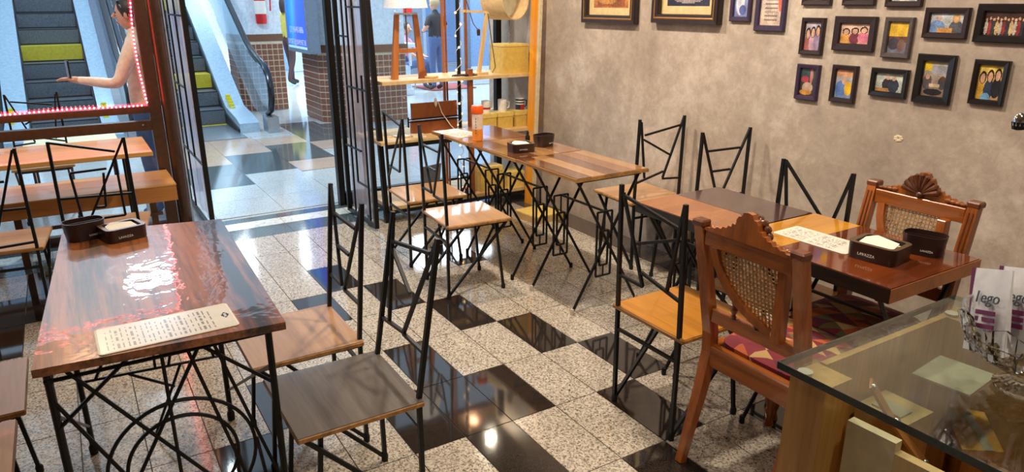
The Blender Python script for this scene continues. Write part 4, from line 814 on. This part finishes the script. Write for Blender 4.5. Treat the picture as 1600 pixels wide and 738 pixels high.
# advertising light box
t = thing('advert_box', 'hanging light box with blue advertising poster on the column', 'sign', (-7.05, 1.17, 0), .0)
MB().box(-.52, .46, -.12, .04, .93, 2.4).build('casing', 'grey_panel', t, False)
def adbg(x, y): return (20+30*x+60*max(0, .3-abs(x-.45))*2, 80+70*y*(1-x)+60*max(0, .25-abs(x-.4-.3*(y-.5)))*3, 190+40*y)
pt = paint('poster', .88, 1.40, 30, 44, [('r', .0, .0, 1, .03, (140, 180, 225))], t, (-.03, -.1215, 1.68), (PI/2, 0, 0), adbg, .2, 'backlit_print')
text_mesh('ANUNCIE', .19, 'logo_white', t, (-.03, -.124, 1.72), (PI/2, 0, 0), sx=.85); MB().box(-.42, .36, -.1235, -.122, 1.615, 1.625).build('underline', 'logo_white', t, False)
text_mesh('(21) 96443-8886', .115, 'logo_white', t, (-.02, -.124, 1.22), (PI/2, 0, 0), sx=.85); text_mesh('SUPORTE@LIKAMI.NET.BR', .10, 'logo_white', t, (-.03, -.124, 1.06), (PI/2, 0, 0), sx=.72)
MB().box(.461, .464, -.11, .03, .95, 2.38).build('side_panel', 'grey_panel', t, False)
t = thing('no_smoking_sign', 'small white no smoking sign on the column', 'sign', (-6.44, 1.62, 1.56)); MB().box(0, .006, -.07, .07, -.05, .12).build('plate', 'white_paint', t, False)
MB().tube([(.008, .048*math.cos(2*PI*k/24), .055+.048*math.sin(2*PI*k/24)) for k in range(24)], .006, 6, closed=True).build('ring', 'sign_ink', t); MB().bar((.009, -.034, .089), (.009, .034, .021), .008).build('slash', 'sign_ink', t); MB().box(.006, .009, -.03, .025, .05, .06).build('cigarette', 'sign_ink', t, False); MB().box(.006, .008, -.045, .045, -.035, -.02).build('caption', 'sign_ink', t, False)

# ------------------------------------------------------------------ shop across the mall and far walls
fs = struct(thing('wall_far', '', '', (-14.5, 2, 0)), 'pale far wall of the mall with glazed shop fronts', 'wall')
MB().box(-.2, 0, -10, 12, 0, 5).build('wall_plane', 'pale_panel', fs, False)
for y0, y1, mt in ((2.2, 3.2, 'white_paint'), (4.4, 6.2, 'blue_wall'), (6.25, 8.6, 'blue_wall'), (-3.5, -1.2, 'grey_panel'), (-1.1, -.2, 'white_paint'), (.3, .9, 'blue_wall'), (1.2, 2.1, 'pale_panel')): MB().box(0, .03, y0, y1, .05, 3.4).build('panel', mt, fs, False)
ww = struct(thing('wall_mall_side', '', '', (-9.8, 6.9, 0)), 'blue grey wall panels of the shop across the mall', 'wall')
MB().box(-.1, 0, -1.75, 1.8, .35, 4).build('panel', 'blue_wall', ww, False); MB().box(-.1, .01, -1.9, -1.75, 0, 4).build('panel_edge', 'grey_panel', ww, False); MB().box(-.1, 0, -1.75, 1.8, 0, .35).build('plinth', 'white_paint', ww, False)
t = thing('shop_wall', 'grey glazed partition inside the shop across the mall', 'partition', (-11.8, 4.7, 0)); MB().box(0, .05, -.2, .35, 0, 3.2).build('panel', 'grey_panel', t, False); MB().box(0, .06, -.9, -.2, 0, 3.2).build('white_panel', 'white_paint', t, False); MB().box(.06, .08, -.12, .1, 1.3, 1.8).build('poster', 'red_paint', t, False)
t = thing('shop_desk', 'white display desk inside the shop across the mall', 'desk', (-9.2, 3.25, 0)); MB().box(-.25, .25, -.32, .30, 0, .10).build('plinth', 'white_paint', t, False); MB().box(-.3, .3, -.36, .36, .82, .88).build('top', 'white_paint', t, False); MB().box(-.22, .22, -.28, .26, .10, .5).build('cabinet', 'pale_panel', t, False)
for x, y in ((.22, -.28), (.22, .26), (-.22, -.28), (-.22, .26)): MB().bar((x, y, .5), (x, y, .82), .04).build('post', 'white_paint', t)
MB().box(-.1, .1, -.05, .2, .88, 1.02).build('register', 'black_metal', t, False)
t = tag(MB().box(-10.2, -9.3, 4.05, 5.0, .001, .012).build('red_carpet', 'red_carpet', None, False), 'red carpet patch on the floor of the shop across', 'carpet')
t = thing('walkway_sign', 'bright blue shop sign far along the walkway', 'sign', (-13.8, 1.75, 1.2)); MB().box(0, .1, -.35, .35, 0, 1.6).build('board', 'blue_wall', t, False)
for k in range(4): MB().box(.1, .11, -.28, .28-.08*(k % 2), .25+.3*k, .36+.3*k).build('print_band', 'white_paint', t, False)
t = thing('terrace_table', 'pale table outside the window beyond the orange bench', 'table', (-4.25, -1.75, 0)); MB().box(-.3, .3, -.35, .35, .42, .45, 0, .004).build('tabletop', 'pale_board', t)
for x, y in ((-.25, -.3), (-.25, .3), (.25, -.3), (.25, .3)): MB().bar((x, y, 0), (x, y, .42), .02).build('leg', 'black_metal', t)

# ------------------------------------------------------------------ people
def person(label, loc, rz, J, Rr, matf, mats, hair, hair_len=.0, head=None, hold=None):
    """J: joints in local coordinates (facing +y), built as one skinned figure"""
    t = thing('person', label, 'person', loc, rz)
    names = list(J); E_ = []
    chain = [('hip', 'spine'), ('spine', 'chest'), ('chest', 'neck'), ('neck', 'head0'), ('chest', 'shL'), ('shL', 'elL'), ('elL', 'wrL'), ('wrL', 'paL'), ('chest', 'shR'), ('shR', 'elR'), ('elR', 'wrR'), ('wrR', 'paR'),
             ('hip', 'hpL'), ('hpL', 'knL'), ('knL', 'anL'), ('anL', 'toL'), ('hip', 'hpR'), ('hpR', 'knR'), ('knR', 'anR'), ('anR', 'toR')]
    vs = [Vector(J[n]) for n in names]; ra = [Rr.get(n, Rr.get(n[:2], .05)) for n in names]
    E_ = [(names.index(a), names.index(b_)) for a, b_ in chain]
    for sd in 'LR':
        wr, pa = Vector(J['wr'+sd]), Vector(J['pa'+sd]); d = (pa-wr).normalized(); side = d.cross(Vector((0, 0, 1)));
        side = Vector((1, 0, 0)) if side.length < .3 else side.normalized(); nrm = side.cross(d); ip = names.index('pa'+sd); iw = names.index('wr'+sd)
        for q, ln in enumerate((.075, .085, .08, .062)):
            o = (q-1.5)*.020; a = pa+side*o+d*.012; b1 = a+d*ln*.5-nrm*.006; b2 = a+d*ln*.92-nrm*.026
            i0 = len(vs); vs += [a, b1, b2]; ra += [.0095, .0085, .007]; E_ += [(ip, i0), (i0, i0+1), (i0+1, i0+2)]
        a = wr+(pa-wr)*.35+side*-.03; b1 = a+d*.035-side*.015; i0 = len(vs); vs += [a, b1]; ra += [.011, .009]; E_ += [(iw, i0), (i0, i0+1)]
    me = bpy.data.meshes.new('body'); me.from_pydata([tuple(v) for v in vs], E_, []); o = bpy.data.objects.new('body_tmp', me); COL.objects.link(o)
    md = o.modifiers.new('s', 'SKIN'); sk = me.skin_vertices[0].data
    for i, r_ in enumerate(ra): sk[i].radius = (r_, r_) if not isinstance(r_, tuple) else r_; sk[i].use_root = (i == names.index('hip'))
    o.modifiers.new('sub', 'SUBSURF').levels = 2
    dg = bpy.context.evaluated_depsgraph_get(); m2 = bpy.data.meshes.new_from_object(o.evaluated_get(dg)); bpy.data.objects.remove(o)
    m2.materials.clear()
    for x in mats: m2.materials.append(MATS[x])
    for p_ in m2.polygons: p_.material_index = matf(p_.center); p_.use_smooth = True
    b_ = bpy.data.objects.new('body', m2); COL.objects.link(b_); b_.parent = t
    h = Vector(J['head0'])+Vector((0, .012, .085)) if head is None else Vector(head)
    hd = MB(); rg = []
    for i in range(13):
        th = -PI/2+PI*min(max(i/12, .02), .98); zz = .118*math.sin(th); cw = math.cos(th); ch = 1-.22*max(0, -math.sin(th))
        rg.append([h+Vector((.074*cw*ch*math.cos(2*PI*k/16), .094*cw*ch*math.sin(2*PI*k/16)+(.012 if i < 5 else 0), zz)) for k in range(16)])
    hd.rings(rg); ho = hd.build('head', 'skin', t)
    MB().tube([h+Vector((0, .088, .01)), h+Vector((0, .112, -.02)), h+Vector((0, .094, -.03))], [.008, .014, .008], 8).build('nose', 'skin', ho); MB().ball(h+Vector((0, .088, -.058)), .024, .008, .007).build('mouth', 'lip', ho)
    for s in (-1, 1):
        MB().ball(h+Vector((s*.03, .082, .008)), .011, .008, .007).build('eye', 'eye_dark', ho); MB().ball(h+Vector((s*.075, 0, -.005)), .010, .020, .030).build('ear', 'skin', ho)
    hr = MB(); rg = []
    for i in range(9):
        th = -.25+(PI/2+.25)*min(i/8, .985); rg.append([h+Vector((.086*math.cos(th)*math.cos(2*PI*k/16), -.012+.100*math.cos(th)*math.sin(2*PI*k/16)-(.03 if (i < 4 and 2 < k < 6) else 0), .012+.122*math.sin(th)+(.05 if (i < 3 and 1 < k < 7) else 0))) for k in range(16)])
    hr.rings(rg)
    if hair_len: hr.tube([h+Vector((0, -.07, .05)), h+Vector((0, -.10, -.08)), h+Vector((0, -.09, -hair_len))], [.075, .085, .05], 10, flat=(1, .5))
    hr.build('hair', hair, t)
    return t
def stand(h=1.7, dy=0, la=None, ra=None, step=.0):
    k = h/1.7
    J = dict(hip=(0, 0, .95), spine=(0, .005, 1.12), chest=(0, 0, 1.32), neck=(0, .0, 1.46), head0=(0, .01, 1.53), shL=(-.165, 0, 1.37), elL=(-.21, -.02, 1.10), wrL=(-.21, .05, .87), paL=(-.21, .07, .81), shR=(.165, 0, 1.37), elR=(.21, -.02, 1.10), wrR=(.21, .05, .87), paR=(.21, .07, .81),
             hpL=(-.09, 0, .90), knL=(-.10, .02+step*.5, .50), anL=(-.10, -.02+step, .085), toL=(-.11, .13+step, .035), hpR=(.09, 0, .90), knR=(.10, .02-step*.3, .50), anR=(.10, -.02-step, .085+abs(step)*.2), toR=(.11, .13-step, .035))
    J = {a: tuple(c*k for c in b_) for a, b_ in J.items()}
    if la: J.update(zip(('elL', 'wrL', 'paL'), la))
    if ra: J.update(zip(('elR', 'wrR', 'paR'), ra))
    return J
RR = dict(hip=(.15, .11), spine=(.135, .095), chest=(.155, .10), neck=.052, head0=.055, sh=.062, el=.045, wr=.030, pa=(.036, .02), hp=.088, kn=.062, an=.042, to=(.038, .028))
J1 = stand(1.58, la=((-.24, .10, 1.03), (-.20, .36, 1.06), (-.19, .42, 1.07)))
p1 = person('person in peach top behind the window reaching out a hand', (-3.12, -1.215, 0), PI-.35, {a: (-b_[0], b_[1], b_[2]) for a, b_ in stand(1.64).items()} | dict(elL=(.20, .10, 1.045), wrL=(.16, .36, 1.07), paL=(.15, .43, 1.085)) if False else J1, RR,
       lambda c: 1 if (c.y > .36 or (c.z < .80 and abs(c.x) > .18)) else (2 if c.z < .86 else 0) if c.z < 1.43 else 1, ['peach_cloth', 'skin', 'jeans'], 'hair_dark', .34)
t = thing('phone', 'dark phone held out by the person in the peach top', 'phone', (-3.06, -1.68, 1.10), .2); MB().box(-.035, .035, -.006, .006, -.02, .10, 0, .004).build('case', 'black_metal', t); MB().box(-.031, .031, -.0068, -.0062, -.015, .095).build('screen', 'grey_panel', t, False)
person('person in olive top and dark trousers walking, partly behind the advert', (-11.7, 2.15, 0), .4, stand(1.66, step=.12), RR, lambda c: 2 if c.z < .10 else 1 if c.z < .93 else (0 if c.z < 1.42 and c.z > .84 and abs(c.x) < .30 else 3), ['olive_cloth', 'maroon_cloth', 'shoe_dark', 'skin'], 'hair_dark', .2)
person('person in black t-shirt and jeans standing with back turned in the shop across', (-9.35, 4.20, 0), PI/2+.3, stand(1.60, la=((-.25, -.02, 1.13), (-.16, .16, 1.05), (-.10, .2, 1.06)), ra=((.25, -.02, 1.13), (.16, .16, 1.05), (.10, .2, 1.06))), RR, lambda c: 2 if c.z < .10 else 1 if c.z < .97 and abs(c.x) < .19 else (0 if c.z > 1.16 and c.z < 1.46 else 3) if abs(c.x) > .19 or c.z > 1.46 else 0, ['black_cloth', 'jeans', 'shoe_dark', 'skin'], 'hair_fair')
Js = stand(1.62); Js.update({a: (b_[0], b_[1], b_[2]-.45) for a, b_ in Js.items() if a[:2] not in ('kn', 'an', 'to')})
Js.update(knL=(-.11, .42, .50), anL=(-.11, .42, .08), toL=(-.12, .56, .035), knR=(.11, .42, .50), anR=(.11, .42, .08), toR=(.12, .56, .035), elL=(-.22, .08, .72), wrL=(-.14, .28, .60), paL=(-.12, .34, .59), elR=(.22, .08, .72), wrR=(.14, .28, .60), paR=(.12, .34, .59))
person('seated person in pink top and blue jeans beside the one in black', (-9.95, 3.85, 0), -PI/2+.7, Js, RR, lambda c: 2 if c.z < .10 else 1 if c.z < .58 else (0 if c.z < 1.0 and c.y < .2 else 3), ['pink_cloth', 'jeans', 'shoe_dark', 'skin'], 'hair_dark', .15)
t = thing('stool', 'white stool under the seated person in the shop across', 'stool', (-9.95, 3.85, 0)); MB().lathe([(.17, .37), (.18, .38), (.18, .41), (.16, .42)], n=18).build('seat', 'white_paint', t)
for k in range(4): MB().rod((.12*math.cos(k*1.571+.78), .12*math.sin(k*1.571+.78), .37), (.17*math.cos(k*1.571+.78), .17*math.sin(k*1.571+.78), 0), .012).build('leg', 'steel', t)
